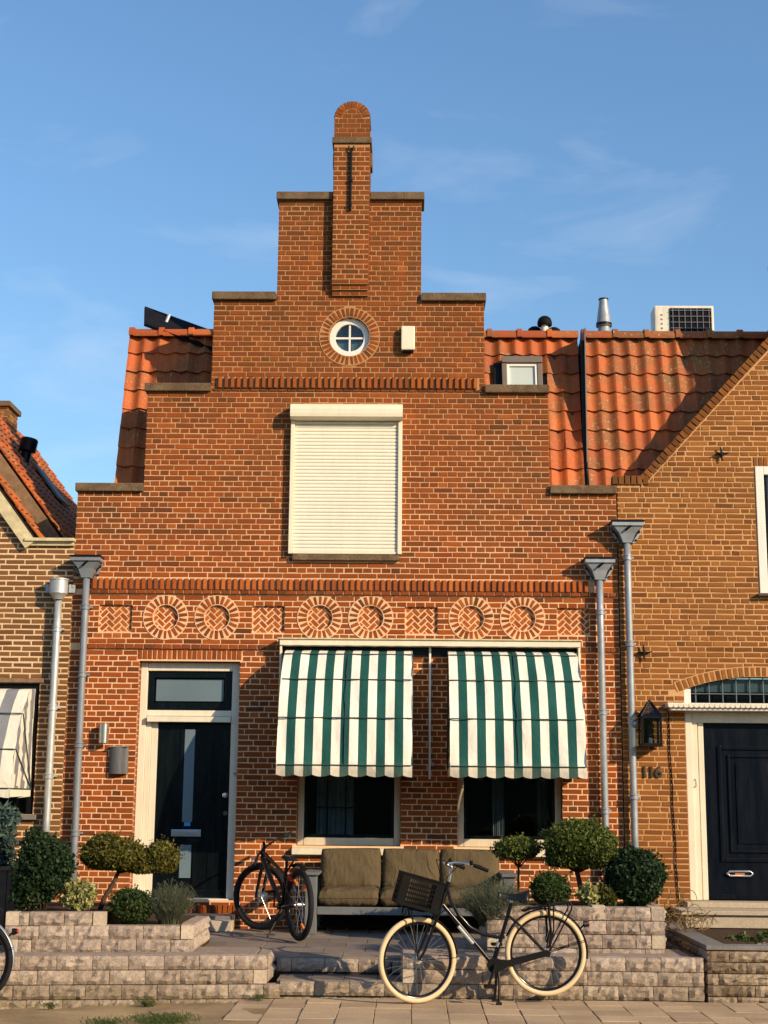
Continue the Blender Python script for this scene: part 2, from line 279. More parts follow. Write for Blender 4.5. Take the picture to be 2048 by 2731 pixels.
# ------------------------------------------------------------------ mesh helpers
class MB:
    def __init__(s): s.v = []; s.f = []; s.t = []; s.m = []; s.cur = 0; s.tn = 0.5
    def face(s, idx): s.f.append(idx); s.t.append(s.tn); s.m.append(s.cur)
    def add(s, verts, faces):
        o = len(s.v); s.v.extend(verts)
        for f in faces: s.face([i+o for i in f])
    def box(s, x0, x1, y0, y1, z0, z1):
        s.add([(x0,y0,z0),(x1,y0,z0),(x1,y1,z0),(x0,y1,z0),(x0,y0,z1),(x1,y0,z1),(x1,y1,z1),(x0,y1,z1)],
              [(0,1,5,4),(1,2,6,5),(2,3,7,6),(3,0,4,7),(4,5,6,7),(3,2,1,0)]); return s
    def bbox(s, x0, x1, y0, y1, z0, z1, b=0.006):
        """box with chamfered edges"""
        bm = bmesh.new(); bmesh.ops.create_cube(bm, size=1)
        for v in bm.verts: v.co = Vector(((x0+x1)/2+v.co.x*(x1-x0), (y0+y1)/2+v.co.y*(y1-y0), (z0+z1)/2+v.co.z*(z1-z0)))
        b = min(b, (x1-x0)*.4, (y1-y0)*.4, (z1-z0)*.4)
        bmesh.ops.bevel(bm, geom=bm.edges[:], offset=b, segments=2, profile=0.6, affect='EDGES')
        s.bm(bm); return s
    def bm(s, bm, mat=None):
        bm.verts.index_update()
        vs_ = [tuple((mat @ v.co) if mat else v.co) for v in bm.verts]
        s.add(vs_, [[v.index for v in f.verts] for f in bm.faces]); bm.free()
    def prism(s, pts, y0, y1):
        """polygon in x,z extruded along y"""
        n = len(pts); vs_ = [(x, y0, z) for x, z in pts]+[(x, y1, z) for x, z in pts]
        fs = [list(range(n)), list(range(2*n-1, n-1, -1))]+[(i+n, (i+1) % n+n, (i+1) % n, i) for i in range(n)]
        s.add(vs_, fs); return s
    def tube(s, pts, r, seg=10, cap=True, closed=False):
        pts = [Vector(p) for p in pts]; n = len(pts); rs = r if isinstance(r, (list, tuple)) else [r]*n
        o = len(s.v); prev = None
        for i, p in enumerate(pts):
            if closed: d = pts[(i+1) % n]-pts[i-1]
            else: d = pts[min(i+1, n-1)]-pts[max(i-1, 0)]
            if d.length < 1e-9: d = Vector((0, 0, 1))
            d.normalize()
            if prev is None:
                a = Vector((0, 0, 1)) if abs(d.z) < 0.9 else Vector((1, 0, 0)); u = d.cross(a).normalized()
            else: u = (prev-d*prev.dot(d)).normalized()
            prev = u; v = d.cross(u)
            for k in range(seg):
                a = 2*math.pi*k/seg; q = p+(u*math.cos(a)+v*math.sin(a))*rs[i]; s.v.append(tuple(q))
        rng_ = range(n if closed else n-1)
        for i in rng_:
            j = (i+1) % n
            for k in range(seg):
                k2 = (k+1) % seg; s.face((o+i*seg+k, o+i*seg+k2, o+j*seg+k2, o+j*seg+k))
        if cap and not closed:
            s.face([o+k for k in range(seg)][::-1]); s.face([o+(n-1)*seg+k for k in range(seg)])
        return s
    def lathe(s, cx, cy, prof, seg=20, z0=0.0):
        o = len(s.v)
        for r, z in prof:
            for k in range(seg):
                a = 2*math.pi*k/seg; s.v.append((cx+r*math.cos(a), cy+r*math.sin(a), z0+z))
        for i in range(len(prof)-1):
            for k in range(seg):
                k2 = (k+1) % seg; s.face((o+i*seg+k, o+i*seg+k2, o+(i+1)*seg+k2, o+(i+1)*seg+k))
        s.face([o+k for k in range(seg)][::-1]); s.face([o+(len(prof)-1)*seg+k for k in range(seg)]); return s
    def xform(s, mat, start=0):
        for i in range(start, len(s.v)): s.v[i] = tuple(mat @ Vector(s.v[i]))
        return s
    def mesh(s, name, mats, smooth=False, tones=False):
        me = bpy.data.meshes.new(name); me.from_pydata(s.v, [], s.f)
        for m in (mats if isinstance(mats, (list, tuple)) else [mats]): me.materials.append(M[m] if isinstance(m, str) else m)
        if max(s.m, default=0) > 0: me.polygons.foreach_set('material_index', s.m)
        if smooth:
            me.polygons.foreach_set('use_smooth', [True]*len(me.polygons))
            if smooth is not True:
                try: me.set_sharp_from_angle(angle=R(smooth))
                except Exception: pass
        if tones:
            a = me.attributes.new('tone', 'FLOAT', 'FACE'); a.data.foreach_set('value', s.t)
        me.update(); return me
    def build(s, name, mats, parent=None, smooth=False, tones=False, **k):
        return link(name, s.mesh(name, mats, smooth, tones), parent, **k)
def link(name, me, parent=None, label=None, cat=None, group=None, kind=None, loc=None, rot=None, scale=None, tn=None):
    o = bpy.data.objects.new(name, me); col.objects.link(o)
    if loc is not None: o.location = loc
    if rot is not None: o.rotation_euler = rot
    if scale is not None: o.scale = scale
    if parent is not None:
        o.parent = parent
        if parent.type == 'EMPTY': o.matrix_parent_inverse = Matrix.Translation(-parent.location)
    if tn is not None: o['tone'] = float(tn)
    tag(o, label, cat, group, kind); return o
def tag(o, label=None, cat=None, group=None, kind=None):
    for k, v in (('label', label), ('category', cat), ('group', group), ('kind', kind)):
        if v: o[k] = v
    return o
def thing(name, loc, label, cat, group=None):
    o = bpy.data.objects.new(name, None); col.objects.link(o); o.location = loc; o.empty_display_size = 0.2
    return tag(o, label, cat, group)
def circ(cx, cz, r, n, a0=0.0): return [(cx+r*math.cos(a0+2*math.pi*i/n), cz+r*math.sin(a0+2*math.pi*i/n)) for i in range(n)]
def clip_poly(poly, clip):
    """Sutherland-Hodgman, both counter-clockwise in x,z"""
    out = poly
    for i in range(len(clip)):
        (ax, az), (bx_, bz) = clip[i], clip[(i+1) % len(clip)]
        inp = out; out = []
        if not inp: break
        side = lambda p: (bx_-ax)*(p[1]-az)-(bz-az)*(p[0]-ax)
        for k in range(len(inp)):
            p, q = inp[k], inp[(k+1) % len(inp)]; sp, sq = side(p), side(q)
            if sp >= 0: out.append(p)
            if (sp >= 0) != (sq >= 0):
                t = sp/(sp-sq); out.append((p[0]+(q[0]-p[0])*t, p[1]+(q[1]-p[1])*t))
    return out
def area(p): return 0.5*sum(p[i][0]*p[(i+1) % len(p)][1]-p[(i+1) % len(p)][0]*p[i][1] for i in range(len(p)))

# ------------------------------------------------------------------ brickwork
def brick_geo(w_, h_, d_, jit, rg):
    """chamfered brick, front at y=0, centred in x,z; 12 verts, 9 quads"""
    c = min(0.0055, h_*.16); a, b = w_/2, h_/2; j = lambda s=1: rg.uniform(-jit, jit)*s
    o = [(-a, -b), (a, -b), (a, b), (-a, b)]; o = [(x+j(), z+j()) for x, z in o]
    i_ = [(x-math.copysign(c, x), z-math.copysign(c, z)) for x, z in o]; fy = [j(.8) for _ in range(4)]
    v = [(x, d_, z) for x, z in o]+[(x, 0.0045, z) for x, z in o]+[(x, f, z) for (x, z), f in zip(i_, fy)]
    f = []
    for k in range(4):
        k2 = (k+1) % 4; f.append((4+k, 4+k2, k2, k)[::-1]); f.append((8+k, 8+k2, 4+k2, 4+k)[::-1])
    f.append((8, 9, 10, 11)); return v, f
def mesh_of(geo, name, mat):
    b = MB(); b.add(*geo); return b.mesh(name, mat)
def face_mesh_with_holes(outer, holes, y):
    pl = [[Vector((x, z, 0)) for x, z in outer]]+[[Vector((x, z, 0)) for x, z in h] for h in holes]
    flat = [p for l in pl for p in l]; tris = tessellate_polygon(pl)
    vs_ = [(p.x, y, p.y) for p in flat]; fs = []
    for t in tris:
        a, b, c = [flat[i] for i in t]
        cr = (b-a).cross(c-a).z
        fs.append(tuple(t) if cr > 0 else tuple(reversed(t)))
    return vs_, fs
def slab(mb, outer, holes, y0, y1, hole_depth, side_mat=1):
    v, f = face_mesh_with_holes(outer, holes, y0); mb.cur = 0; mb.add(v, f)
    n = len(outer); mb.cur = side_mat
    o = len(mb.v); mb.v.extend([(x, y0, z) for x, z in outer]+[(x, y1, z) for x, z in outer])
    for i in range(n): mb.face((o+i, o+n+i, o+n+(i+1) % n, o+(i+1) % n))
    bo = len(mb.v); mb.v.extend([(x, y1, z) for x, z in outer])
    mb.cur = 0
    for h, d in zip(holes, hole_depth):
        m = len(h); o = len(mb.v); mb.cur = side_mat if d > 0.08 else 0
        mb.v.extend([(x, y0, z) for x, z in h]+[(x, y0+d, z) for x, z in h])
        for i in range(m): mb.face((o+i, o+(i+1) % m, o+m+(i+1) % m, o+m+i))
        if d <= 0.08: mb.face([o+m+i for i in range(m)])
    mb.cur = 0
def subtract(iv, a, b):
    out = []
    for p, q in iv:
        if b <= p or a >= q: out.append((p, q))
        else:
            if a-p > 0.012: out.append((p, a))
            if q-b > 0.012: out.append((b, q))
    return out
def lay(z_lo, z_hi, course, joint, region, excl, bond, rg, x_off=0.0):
    """list of (x0,x1,z0,z1,is_stretcher) bricks"""
    res = []; k = 0; z = z_lo
    while z+course-joint <= z_hi+0.004:
        z0, z1 = z, z+course-joint; iv = region(z0, z1)
        for e in excl:
            if e[0] == 'r':
                if z1 > e[3]+0.004 and z0 < e[4]-0.004: iv = subtract(iv, e[1], e[2])
            else:
                _, cx, cz, r = e; dz = 0 if z0 <= cz <= z1 else min(abs(z0-cz), abs(z1-cz))
                if dz < r:
                    hw = math.sqrt(r*r-dz*dz); iv = subtract(iv, cx-hw, cx+hw)
        for a, b in iv:
            if bond == 'cross':
                per = 0.22 if k % 2 == 0 else 0.11; off = {0: 0.0, 1: 0.055, 2: 0.11, 3: 0.055}[k % 4]
                g = math.floor((a-x_off-off)/per)*per+x_off+off; cuts = []
                while g < b: cuts.append(g+rg.uniform(-.003, .003)); g += per
            elif bond == 'stretch':
                per = 0.225; off = (k % 2)*per/2+((k//2) % 3)*0.02; g = math.floor((a-x_off-off)/per)*per+x_off+off; cuts = []
                while g < b: cuts.append(g+rg.uniform(-.004, .004)); g += per
            else:
                rr = random.Random(int(k*7919+13)); g = -8+rr.uniform(0, .3); cuts = []
                while g < b:
                    cuts.append(g); g += (0.106 if rr.random() < 0.5 else 0.212)+rr.uniform(-.004, .004)
            cuts = [a]+[c for c in cuts if a+0.045 < c < b-0.045]+[b]
            for i in range(len(cuts)-1):
                p = cuts[i]+(joint/2 if i > 0 else 0.001); q = cuts[i+1]-(joint/2 if i < len(cuts)-2 else 0.001)
                if q-p > 0.012: res.append((p, q, z0, z1, q-p > 0.16))
        z += course; k += 1
    return res
def build_bricks(bricks, wall, mat, rg, yf=0.0, n_ind=300, depth=0.05, jit=0.0022, tsd=0.17, zmin=1.3, view=None, soot=None):
    """nearest stretchers become objects of their own, the rest one stuff part of the wall"""
    cp = Vector((0, -16.7, 1.71))
    idx = [i for i, b in enumerate(bricks) if b[4] and b[2] > zmin and (view is None or view(b))]
    idx.sort(key=lambda i: (Vector(((bricks[i][0]+bricks[i][1])/2, 0, bricks[i][2]))-cp).length)
    ind = set(idx[:n_ind])
    variants = [mesh_of(brick_geo(0.21, bricks[0][3]-bricks[0][2], depth, jit, rg), 'brick', mat) for _ in range(8)]
    mb = MB()
    for i, (x0, x1, z0, z1, st) in enumerate(bricks):
        tn = min(1, max(0, rg.gauss(0.5, tsd)-(soot((x0+x1)/2, (z0+z1)/2) if soot else 0)))
        if rg.random() < 0.025: tn = rg.uniform(0, 0.15)
        cx, cz = (x0+x1)/2, (z0+z1)/2; y = yf+rg.uniform(-.0015, .0015)
        if i in ind:
            link('brick', rg.choice(variants), wall, loc=(cx, y, cz), rot=(0, rg.uniform(-.006, .006), 0), scale=((x1-x0)/0.21, 1, 1), tn=tn)
        else:
            v, f = brick_geo(x1-x0, z1-z0, depth, jit, rg); mb.tn = tn
            mb.add([(x+cx, yy+y, z+cz) for x, yy, z in v], f)
    mb.build('brick_courses', mat, wall, tones=True, kind='stuff')
def cut_to(bricks, clip, wall, mat, rg, yf=0.0):
    """bricks wholly inside the polygon are returned, those across its edge are cut to it"""
    keep_ = []; mb = MB()
    for b in bricks:
        q = [(b[0], b[2]), (b[1], b[2]), (b[1], b[3]), (b[0], b[3])]; p = clip_poly(q, clip)
        if len(p) < 3: continue
        a = area(p)
        if a > 0.995*area(q): keep_.append(b)
        elif a > 0.0006:
            mb.tn = min(1, max(0, rg.gauss(.45, .2))); mb.prism(p, yf, .05)
    mb.build('cut_bricks', mat, wall, tones=True, kind='stuff')
    return keep_
def ring_bricks(wall, name, cx, cz, r0, r1, n, mat, yf, wid, rg, depth=0.06, a0=0, a1=2*math.pi):
    per = (a1-a0)/n
    vs_ = [mesh_of(brick_geo(r1-r0, wid, depth, 0.0025, rg), name, mat) for _ in range(4)]
    for i in range(n):
        a = a0+per*(i+0.5); rm = (r0+r1)/2
        link(name, rg.choice(vs_), wall, loc=(cx+rm*math.cos(a), yf+rg.uniform(-.002, .002), cz+rm*math.sin(a)), rot=(0, -a, 0), tn=min(1, max(0, rg.gauss(0.5, 0.22))))
def herringbone(wall, name, clip, cx, cz, yf, mat, rg, u=0.055, gap=0.0145):
    c45, s45 = math.cos(R(45)), math.sin(R(45)); g = gap/2
    for i in range(-9, 9):
        for j in range(-9, 9):
            d = (i-j) % 4
            if d == 0: rc = (i*u+g, (i+2)*u-g, j*u+g, (j+1)*u-g)
            elif d == 3: rc = (i*u+g, (i+1)*u-g, j*u+g, (j+2)*u-g)
            else: continue
            q = [(rc[0], rc[2]), (rc[1], rc[2]), (rc[1], rc[3]), (rc[0], rc[3])]
            q = [(cx+x*c45-y*s45, cz+x*s45+y*c45) for x, y in q]
            p = clip_poly(q, clip)
            if len(p) < 3 or area(p) < 0.00035: continue
            mx_ = sum(a for a, _ in p)/len(p); mz = sum(b for _, b in p)/len(p)
            b = MB(); ins = [(mx_+(a-mx_)*.93, mz+(c-mz)*.93) for a, c in p]; n = len(p)
            y = yf+rg.uniform(-.002, .002)
            b.add([(a-mx_, .03, c-mz) for a, c in p]+[(a-mx_, .004, c-mz) for a, c in p]+[(a-mx_, 0, c-mz) for a, c in ins],
                  [(n+k, n+(k+1) % n, (k+1) % n, k)[::-1] for k in range(n)]+[(2*n+k, 2*n+(k+1) % n, n+(k+1) % n, n+k)[::-1] for k in range(n)]+[[2*n+k for k in range(n)]])
            link(name, b.mesh(name, mat), wall, loc=(mx_, y, mz), tn=min(1, max(0, rg.gauss(0.78, 0.16))))

# ================================================================== SETTING: ground
def zpav(x): return 0.0 if x > -0.6 else -0.075*min(1, (-0.6-x)/2.6)
g = MB(); xs = [-60, -12, -6, -4, -3.2, -2.6, -2, -1.5, -1, -0.6, 0, 2, 4, 8, 60]
for i in range(len(xs)-1):
    a, b = xs[i], xs[i+1]; g.add([(a, -6.6, zpav(a)-.03), (b, -6.6, zpav(b)-.03), (b, 400, zpav(b)-.03), (a, 400, zpav(a)-.03)], [(0, 1, 2, 3)])
pav = g.build('pavement', 'pave_sand', kind='structure')
# concrete pavers, a slab each, in straight columns
pv = []
for k in range(5):
    b = MB(); j = lambda: rng.uniform(-.002, .002); b.bbox(-.1485, .1485, -.1485, .1485, -.05, 0, 0.005); pv.append(b.mesh('paver', 'paver'))
for r_ in range(8):
    for c_ in range(-5, 20):
        x = 0.045+0.303*c_+.15; y = -3.46-0.303*r_; z = zpav(x)
        sh = rng.uniform(-.004, .004)
        if y-.15 < -6: continue
        link('paver', rng.choice(pv), pav, loc=(x+sh, y, z-.004+rng.uniform(-.003, .003)), rot=(rng.uniform(-.006, .006), rng.uniform(-.006, .006), rng.choice((0, math.pi/2))+rng.uniform(-.006, .006)), tn=rng.random())
# left stretch: broken slabs under sand
sand = MB()
def hz(x, y): return zpav(x)-0.012+0.012*math.sin(x*3.1+y*2)*math.sin(y*4.3)+0.006*math.sin(x*11+y*7)
gx = np.linspace(-7.5, -1.16, 60); gy = np.linspace(-6.2, -3.25, 30)
for i in range(59):
    for j in range(29):
        q = [(gx[i], gy[j]), (gx[i+1], gy[j]), (gx[i+1], gy[j+1]), (gx[i], gy[j+1])]
        sand.add([(a, b, hz(a, b)) for a, b in q], [(0, 1, 2, 3)])
sand.build('sand_patch', 'pave_sand', kind='structure', smooth=True)

# unseen road and grass bank, added to cut bounce and block bright low sky
b = MB(); b.add([(-200, -21, -.085), (200, -21, -.085), (200, -6.6, -.085), (-200, -6.6, -.085)], [(0, 1, 2, 3)]); b.add([(-200, -6.6, -.085), (200, -6.6, -.085), (200, -6.6, -.02), (-200, -6.6, -.02)], [(0, 1, 2, 3)])
b.build('road', 'asphalt', kind='structure')
b = MB(); gx = np.linspace(-160, 160, 90); prof = [(-21, -.02), (-22.5, .5), (-25, 2.4), (-28, 4.9), (-30, 5.8), (-34, 6.0), (-60, 6.0)]
for x in gx:
    for y, z in prof: b.v.append((x, y+.3*math.sin(x*.3), z+(.12*math.sin(x*.7+y)+.1*math.sin(x*1.9))*(z > .2)))
for i in range(len(gx)-1):
    for k in range(len(prof)-1): m = len(prof); b.face((i*m+k, (i+1)*m+k, (i+1)*m+k+1, i*m+k+1))
b.build('dike', 'dike_grass', kind='structure', smooth=True)
# terrace
TZ = lambda y: 0.285+(y+2.75)/2.75*0.045
t_ = MB(); t_.prism([(-4.2, 0.0), (2.6, 0.0), (2.6, 0.27), (-4.2, 0.27)], -2.74, 0.02)
ter = t_.build('terrace', 'soil', kind='structure')
tv = []
for k in range(4):
    b = MB(); b.bbox(-.197, .197, -.197, .197, -.04, 0, .004); tv.append(b.mesh('terrace_tile', 'terrace'))
for i in range(-5, 4):
    for j in range(7):
        y = -2.55+.4*j; x = .4*i+(0.2 if j % 2 else 0)
        if y > -.2: continue
        link('terrace_tile', rng.choice(tv), ter, loc=(x, y, TZ(y)), rot=(math.atan(.045/2.75), 0, rng.uniform(-.003, .003)), tn=rng.random())

# ================================================================== block walls
def block_geo(w_, h_, d_, rg, rough=0.03, cut=False):
    """split-face block, front at y=0 (towards -y), x from 0..w, z 0..h"""
    nx = max(2, int(w_/0.036)); nz = 4; b = MB(); o = []
    ph = [rg.uniform(0, 6.28) for _ in range(6)]
    for j in range(nz+1):
        for i in range(nx+1):
            x = w_*i/nx; z = h_*j/nz; e = i in (0, nx) or j in (0, nz)
            y = (rg.uniform(0, .007) if rg.random() < .6 else 0.0) if e else -rough*(0.45+0.35*math.sin(ph[0]+x*(18+6*math.sin(ph[2])))*math.sin(ph[1]+z*34+x*9)+0.3*math.sin(ph[3]+x*55-z*30)+rg.uniform(-.3, .35))
            if cut: y = 0
            jx = 0 if e else rg.uniform(-.008, .008); jz = 0 if e else rg.uniform(-.008, .008)
            o.append((x+jx, y, z+jz))
    b.add(o, [(j*(nx+1)+i, j*(nx+1)+i+1, (j+1)*(nx+1)+i+1, (j+1)*(nx+1)+i) for j in range(nz) for i in range(nx)])
    b.add([(0, 0, 0), (w_, 0, 0), (w_, d_, 0), (0, d_, 0), (0, 0, h_), (w_, 0, h_), (w_, d_, h_), (0, d_, h_)],
          [(1, 2, 6, 5), (3, 0, 4, 7), (4, 5, 6, 7), (3, 2, 1, 0), (2, 3, 7, 6)])
    return b
BV = {}
def blk(mat, w_, h_, d_, cut=False):
    k = (mat, round(w_, 2), round(h_, 2), round(d_, 2), cut)
    if k not in BV: BV[k] = [block_geo(w_-.004, h_-.004, d_, rng, cut=cut).mesh('block', mat) for _ in range(3 if cut else 12)]
    return rng.choice(BV[k])
def block_row(parent, p0, p1, z, h_, d_, mat='block', L=0.31, first=0.0, end_cut=(False, False), cutmat='block_cut'):
    p0 = Vector(p0); p1 = Vector(p1); tot = (p1-p0).length; ang = math.atan2(p1.y-p0.y, p1.x-p0.x); dr = (p1-p0).normalized()
    s = 0.0; segs = []
    if end_cut[0]: segs.append((0, 0.12, True)); s = 0.12
    e = tot-(0.12 if end_cut[1] else 0)
    if first > 0.03: segs.append((s, min(s+first, e), False)); s += first
    while s < e-0.02:
        q = min(s+L, e)
        if e-q < 0.05: q = e
        segs.append((s, q, False)); s = q
    if end_cut[1]: segs.append((e, tot, True))
    for a, b, cut in segs:
        p = p0+dr*a
        link('cut_block' if cut else 'block', blk(cutmat if cut else mat, b-a, h_, d_, cut), parent, loc=(p.x, p.y+rng.uniform(-.004, .004), z), rot=(0, 0, ang), tn=rng.random())
def core(parent, pts, z0, z1, mat='soil', name='fill'):
    b = MB(); n = len(pts); v = [(x, y, z0) for x, y in pts]+[(x, y, z1) for x, y in pts]
    b.add(v, [list(range(n))[::-1], [n+i for i in range(n)]]+[(i, (i+1) % n, n+(i+1) % n, n+i) for i in range(n)])
    return b.build(name, mat, parent)
# lower wall, left of the steps
lwl = thing('block_wall', (-2.5, -3.4, 0), 'long low wall of tan split-face concrete blocks left of the steps', 'wall')
A, B = (-5.0, -3.80), (-1.235, -3.30)
for k in range(5):
    zz = 0.355-0.123*(k+1)
    block_row(lwl, A if k == 0 else (A[0], A[1], 0)[:2], (B[0]-(0.0 if k < 2 else -0.12), B[1]), zz, 0.121, 0.12, first=(0.10, 0.25, 0.05, 0.17, 0.29)[k], end_cut=(False, k == 1))
# upper planter on the left wall, in two heights
def pl(x): return -3.06-(-1.93-x)*0.13
upl = thing('stone_planter', (-2.8, -3.0, 0.36), 'stepped stone block planter holding the leaning clipped yew', 'planter')
for k in range(3):
    zz = 0.585-0.118*k-.006
    block_row(upl, (-3.60, pl(-3.60)), (-2.715, pl(-2.715)) if k == 0 else (-1.93, pl(-1.93)), zz, 0.116, 0.12, first=(0.09, 0.30, 0.12)[k], end_cut=((True, True), (False, True), (True, False))[k])
block_row(upl, (-1.93, -3.06), (-1.93, -2.1), 0.36, 0.12, 0.12, first=0.2); block_row(upl, (-1.93, -3.06), (-1.93, -2.1), 0.478, 0.116, 0.12, first=0.08)
core(upl, [(-3.57, pl(-3.57)+.1), (-2.76, pl(-2.76)+.1), (-2.76, -1.7), (-3.57, -1.7)], 0.28, 0.675, name='soil_bed')
core(upl, [(-2.76, pl(-2.76)+.1), (-1.97, pl(-1.97)+.1), (-1.97, -1.7), (-2.76, -1.7)], 0.28, 0.565, name='soil_bed')
core(lwl, [(-5, -3.7), (-1.36, -3.2), (-1.36, -2.6), (-5, -2.6)], -0.1, 0.351, mat='block')
# steps
stp = thing('garden_steps', (-0.6, -3.0, 0), 'two low block steps between the garden walls', 'steps')
block_row(stp, (-1.12, -3.29), (0.0, -3.27), 0.012, 0.12, 0.12, first=0.0)
block_row(stp, (-1.20, -2.76), (0.05, -2.74), 0.155, 0.122, 0.12, first=0.14)
block_row(stp, (-1.12, -3.262), (0.0, -3.242), -0.112, 0.121, 0.12, first=0.2)
for i in range(4): MB().bbox(-1.16+.3*i, -1.165+.3*(i+1), -3.16, -2.75, 0.06, 0.132, .005).build('tread_slab', 'terrace', stp)
block_row(stp, (-1.235, -3.2), (-1.235, -2.7), 0.11, 0.12, 0.1); block_row(stp, (-1.235, -3.2), (-1.235, -2.7), 0.232, 0.12, 0.1)
# lower wall, right
lwr = thing('block_wall', (1.3, -3.2, 0), 'low tan block wall behind the bicycle with cream tyres', 'wall')
for k in range(4):
    block_row(lwr, (-0.03, -3.285), (2.64, -3.275), 0.37-0.123*(k+1), 0.121, 0.12, first=(0.12, 0.28, 0.05, 0.2)[k], end_cut=(k == 1, False))
core(lwr, [(0.1, -3.17), (2.55, -3.17), (2.55, -2.5), (0.8, -2.5), (0.8, -2.7), (0.1, -2.7)], -0.1, 0.365, mat='block')
block_row(lwr, (-0.03, -2.7), (-0.03, -3.27), 0.25, 0.12, 0.11); block_row(lwr, (-0.03, -2.7), (-0.03, -3.27), 0.125, 0.12, 0.11)
# upper planter, right
upr = thing('stone_planter', (1.6, -2.8, 0.37), 'square stone block planter under the clipped trees at the right', 'planter')
for k in range(4):
    block_row(upr, (0.74, -2.93), (2.362, -2.925), 0.778-0.123*(k+1), 0.121, 0.12, first=(0.31, 0.16, 0.02, 0.2)[k], end_cut=((True, True), (False, False), (True, True), (False, False))[k])
for k in range(3):
    block_row(upr, (2.362, -2.925), (2.362, -1.9), 0.778-0.123*(k+1), 0.121, 0.12, first=(0.2, 0.08, 0.25)[k])
    block_row(upr, (0.74, -1.9), (0.74, -2.93), 0.778-0.123*(k+1), 0.121, 0.12, first=(0.2, 0.08, 0.25)[k])
MB().bbox(1.70, 1.82, -2.935, -2.80, 0.66, 0.785, .006).build('cut_block', 'block_cut', upr)
core(upr, [(0.84, -2.83), (2.28, -2.83), (2.28, -1.9), (0.84, -1.9)], 0.2, 0.755, name='soil_bed')
# neighbour's wall at the right edge
nw = thing('block_wall', (3.6, -3.2, 0), 'darker weathered stone wall with flat grey cap at the right edge', 'wall')
for k in range(5):
    block_row(nw, (2.67, -3.27), (5.6, -3.27), 0.435-0.098*(k+1), 0.095, 0.13, mat='block_old', L=(0.42, 0.34, 0.46, 0.5, 0.4)[k], first=(0.2, 0.35, 0.1, 0.42, 0.26)[k])
for i in range(5): MB().bbox(2.66+.6*i, 2.655+.6*(i+1), -3.29, -3.10, 0.437, 0.475, .006).build('cap_slab', 'bluestone', nw)
for i in range(4): MB().bbox(2.66, 2.86, -3.095+.6*i, -2.50+.6*i, 0.437, 0.475, .006).build('cap_slab', 'bluestone', nw)
for k in range(4): block_row(nw, (2.67, -0.9), (2.67, -3.26), 0.435-0.098*(k+1), 0.095, 0.13, mat='block_old', L=0.4)
core(nw, [(2.8, -3.1), (5.6, -3.1), (5.6, -0.02), (2.8, -0.02)], -0.1, 0.40, name='gravel_bed')
st = thing('door_step', (3.9, -0.3, 0.4), 'speckled terrazzo door step of the house at the right', 'step')
MB().bbox(2.98, 5.0, -0.62, -0.012, 0.41, 0.545, .008).build('step_slab', 'terrazzo', st)
MB().bbox(2.93, 5.05, -0.66, -0.012, 0.546, 0.59, .006).build('step_nosing', 'terrazzo', st)
MB().bbox(3.08, 4.95, -0.22, 0.14, 0.592, 0.65, .006).build('threshold', 'terrazzo', st)

# ================================================================== MAIN HOUSE
H = thing('brick_house', (-0.745, 0, 0.3), 'red brick house with stepped gable and tall round-topped pinnacle in the centre', 'house')
XC = -0.745
STEPS = [(5.26, 3.175), (6.49, 2.395), (7.64, 1.635), (8.935, 0.875)]     # wall top, half width
CIR = [(-2.82, 3.775), (-2.222, 3.777), (-1.028, 3.783), (-0.437, 3.784), (0.727, 3.788), (1.321, 3.790)]
SQ = [(-3.60, -3.212), (-1.816, -1.437), (-0.041, 0.338), (1.718, 2.095)]; SQZ = (3.605, 3.918)
WIN = [(-1.25, -0.075), (0.565, 1.752)]; WZ = (1.205, 3.15)
DOOR = (-3.105, -1.94, 0.60, 3.268)
RW = (-0.731, 7.192)
outer = [(XC-3.175, -0.1), (XC+3.175, -0.1)]
for (zt, hw), nx_ in zip(STEPS, STEPS[1:]+[None]):
    outer.append((XC+hw, zt));
    if nx_: outer.append((XC+nx_[1], zt))
outer += [(2*XC-x, z) for x, z in reversed(outer[2:])]
rect = lambda a, b, c, d: [(a, c), (b, c), (b, d), (a, d)]
holes = [rect(*DOOR)]+[rect(a, b, *WZ) for a, b in WIN]+[circ(RW[0], RW[1], 0.245, 40)]+[rect(a, b, *SQZ) for a, b in SQ]+[circ(x, z, 0.146, 28) for x, z in CIR]
mb = MB(); slab(mb, outer, holes, 0.0045, 0.30, [0.24, 0.20, 0.20, 0.16]+[0.032]*10)
wall = mb.build('wall', ['mortar', 'brick_side'], H)
def region(z0, z1):
    for zt, hw in STEPS:
        if z1 <= zt+0.01: return [(XC-hw, XC+hw)]
    return []
CO = 0.0635
D1 = (4.095, 4.232); D2 = (6.535, 6.678)
ex = [('r', DOOR[0], DOOR[1], DOOR[2], DOOR[3]), ('r', DOOR[0]-.03, DOOR[1]+.03, 3.285, 3.402)]
ex += [('r', a, b, *WZ) for a, b in WIN]+[('r', a-.04, b+.04, 1.105, 1.205) for a, b in WIN]
ex += [('r', a, b, *SQZ) for a, b in SQ]+[('c', x, z, 0.235) for x, z in CIR]+[('c', RW[0], RW[1], 0.335)]
ex += [('r', -9, 9, 4.045, 4.245), ('r', -9, 9, 3.40, 3.468), ('r', -1.36, -.11, 4.45, 4.525)]
rg = random.Random(3)
br = []
for lo, hi, off, jt in ((0.27, 3.40, 0.0, .0115), (3.470, 4.045, 0.03, .0115), (4.247, 6.497, 0.07, .0092), (6.684, 8.935, 0.02, .0092)):
    cr = (hi-lo)/round((hi-lo)/CO); br += lay(lo, hi, cr, jt, region, ex, 'cross', rg, off)
for xa, xb in ((XC-1.632, -2.318), (.832, XC+1.632)):
    for k in range(3): br.append((xa, xb, 6.499+.062*k, 6.499+.062*k+.052, False))
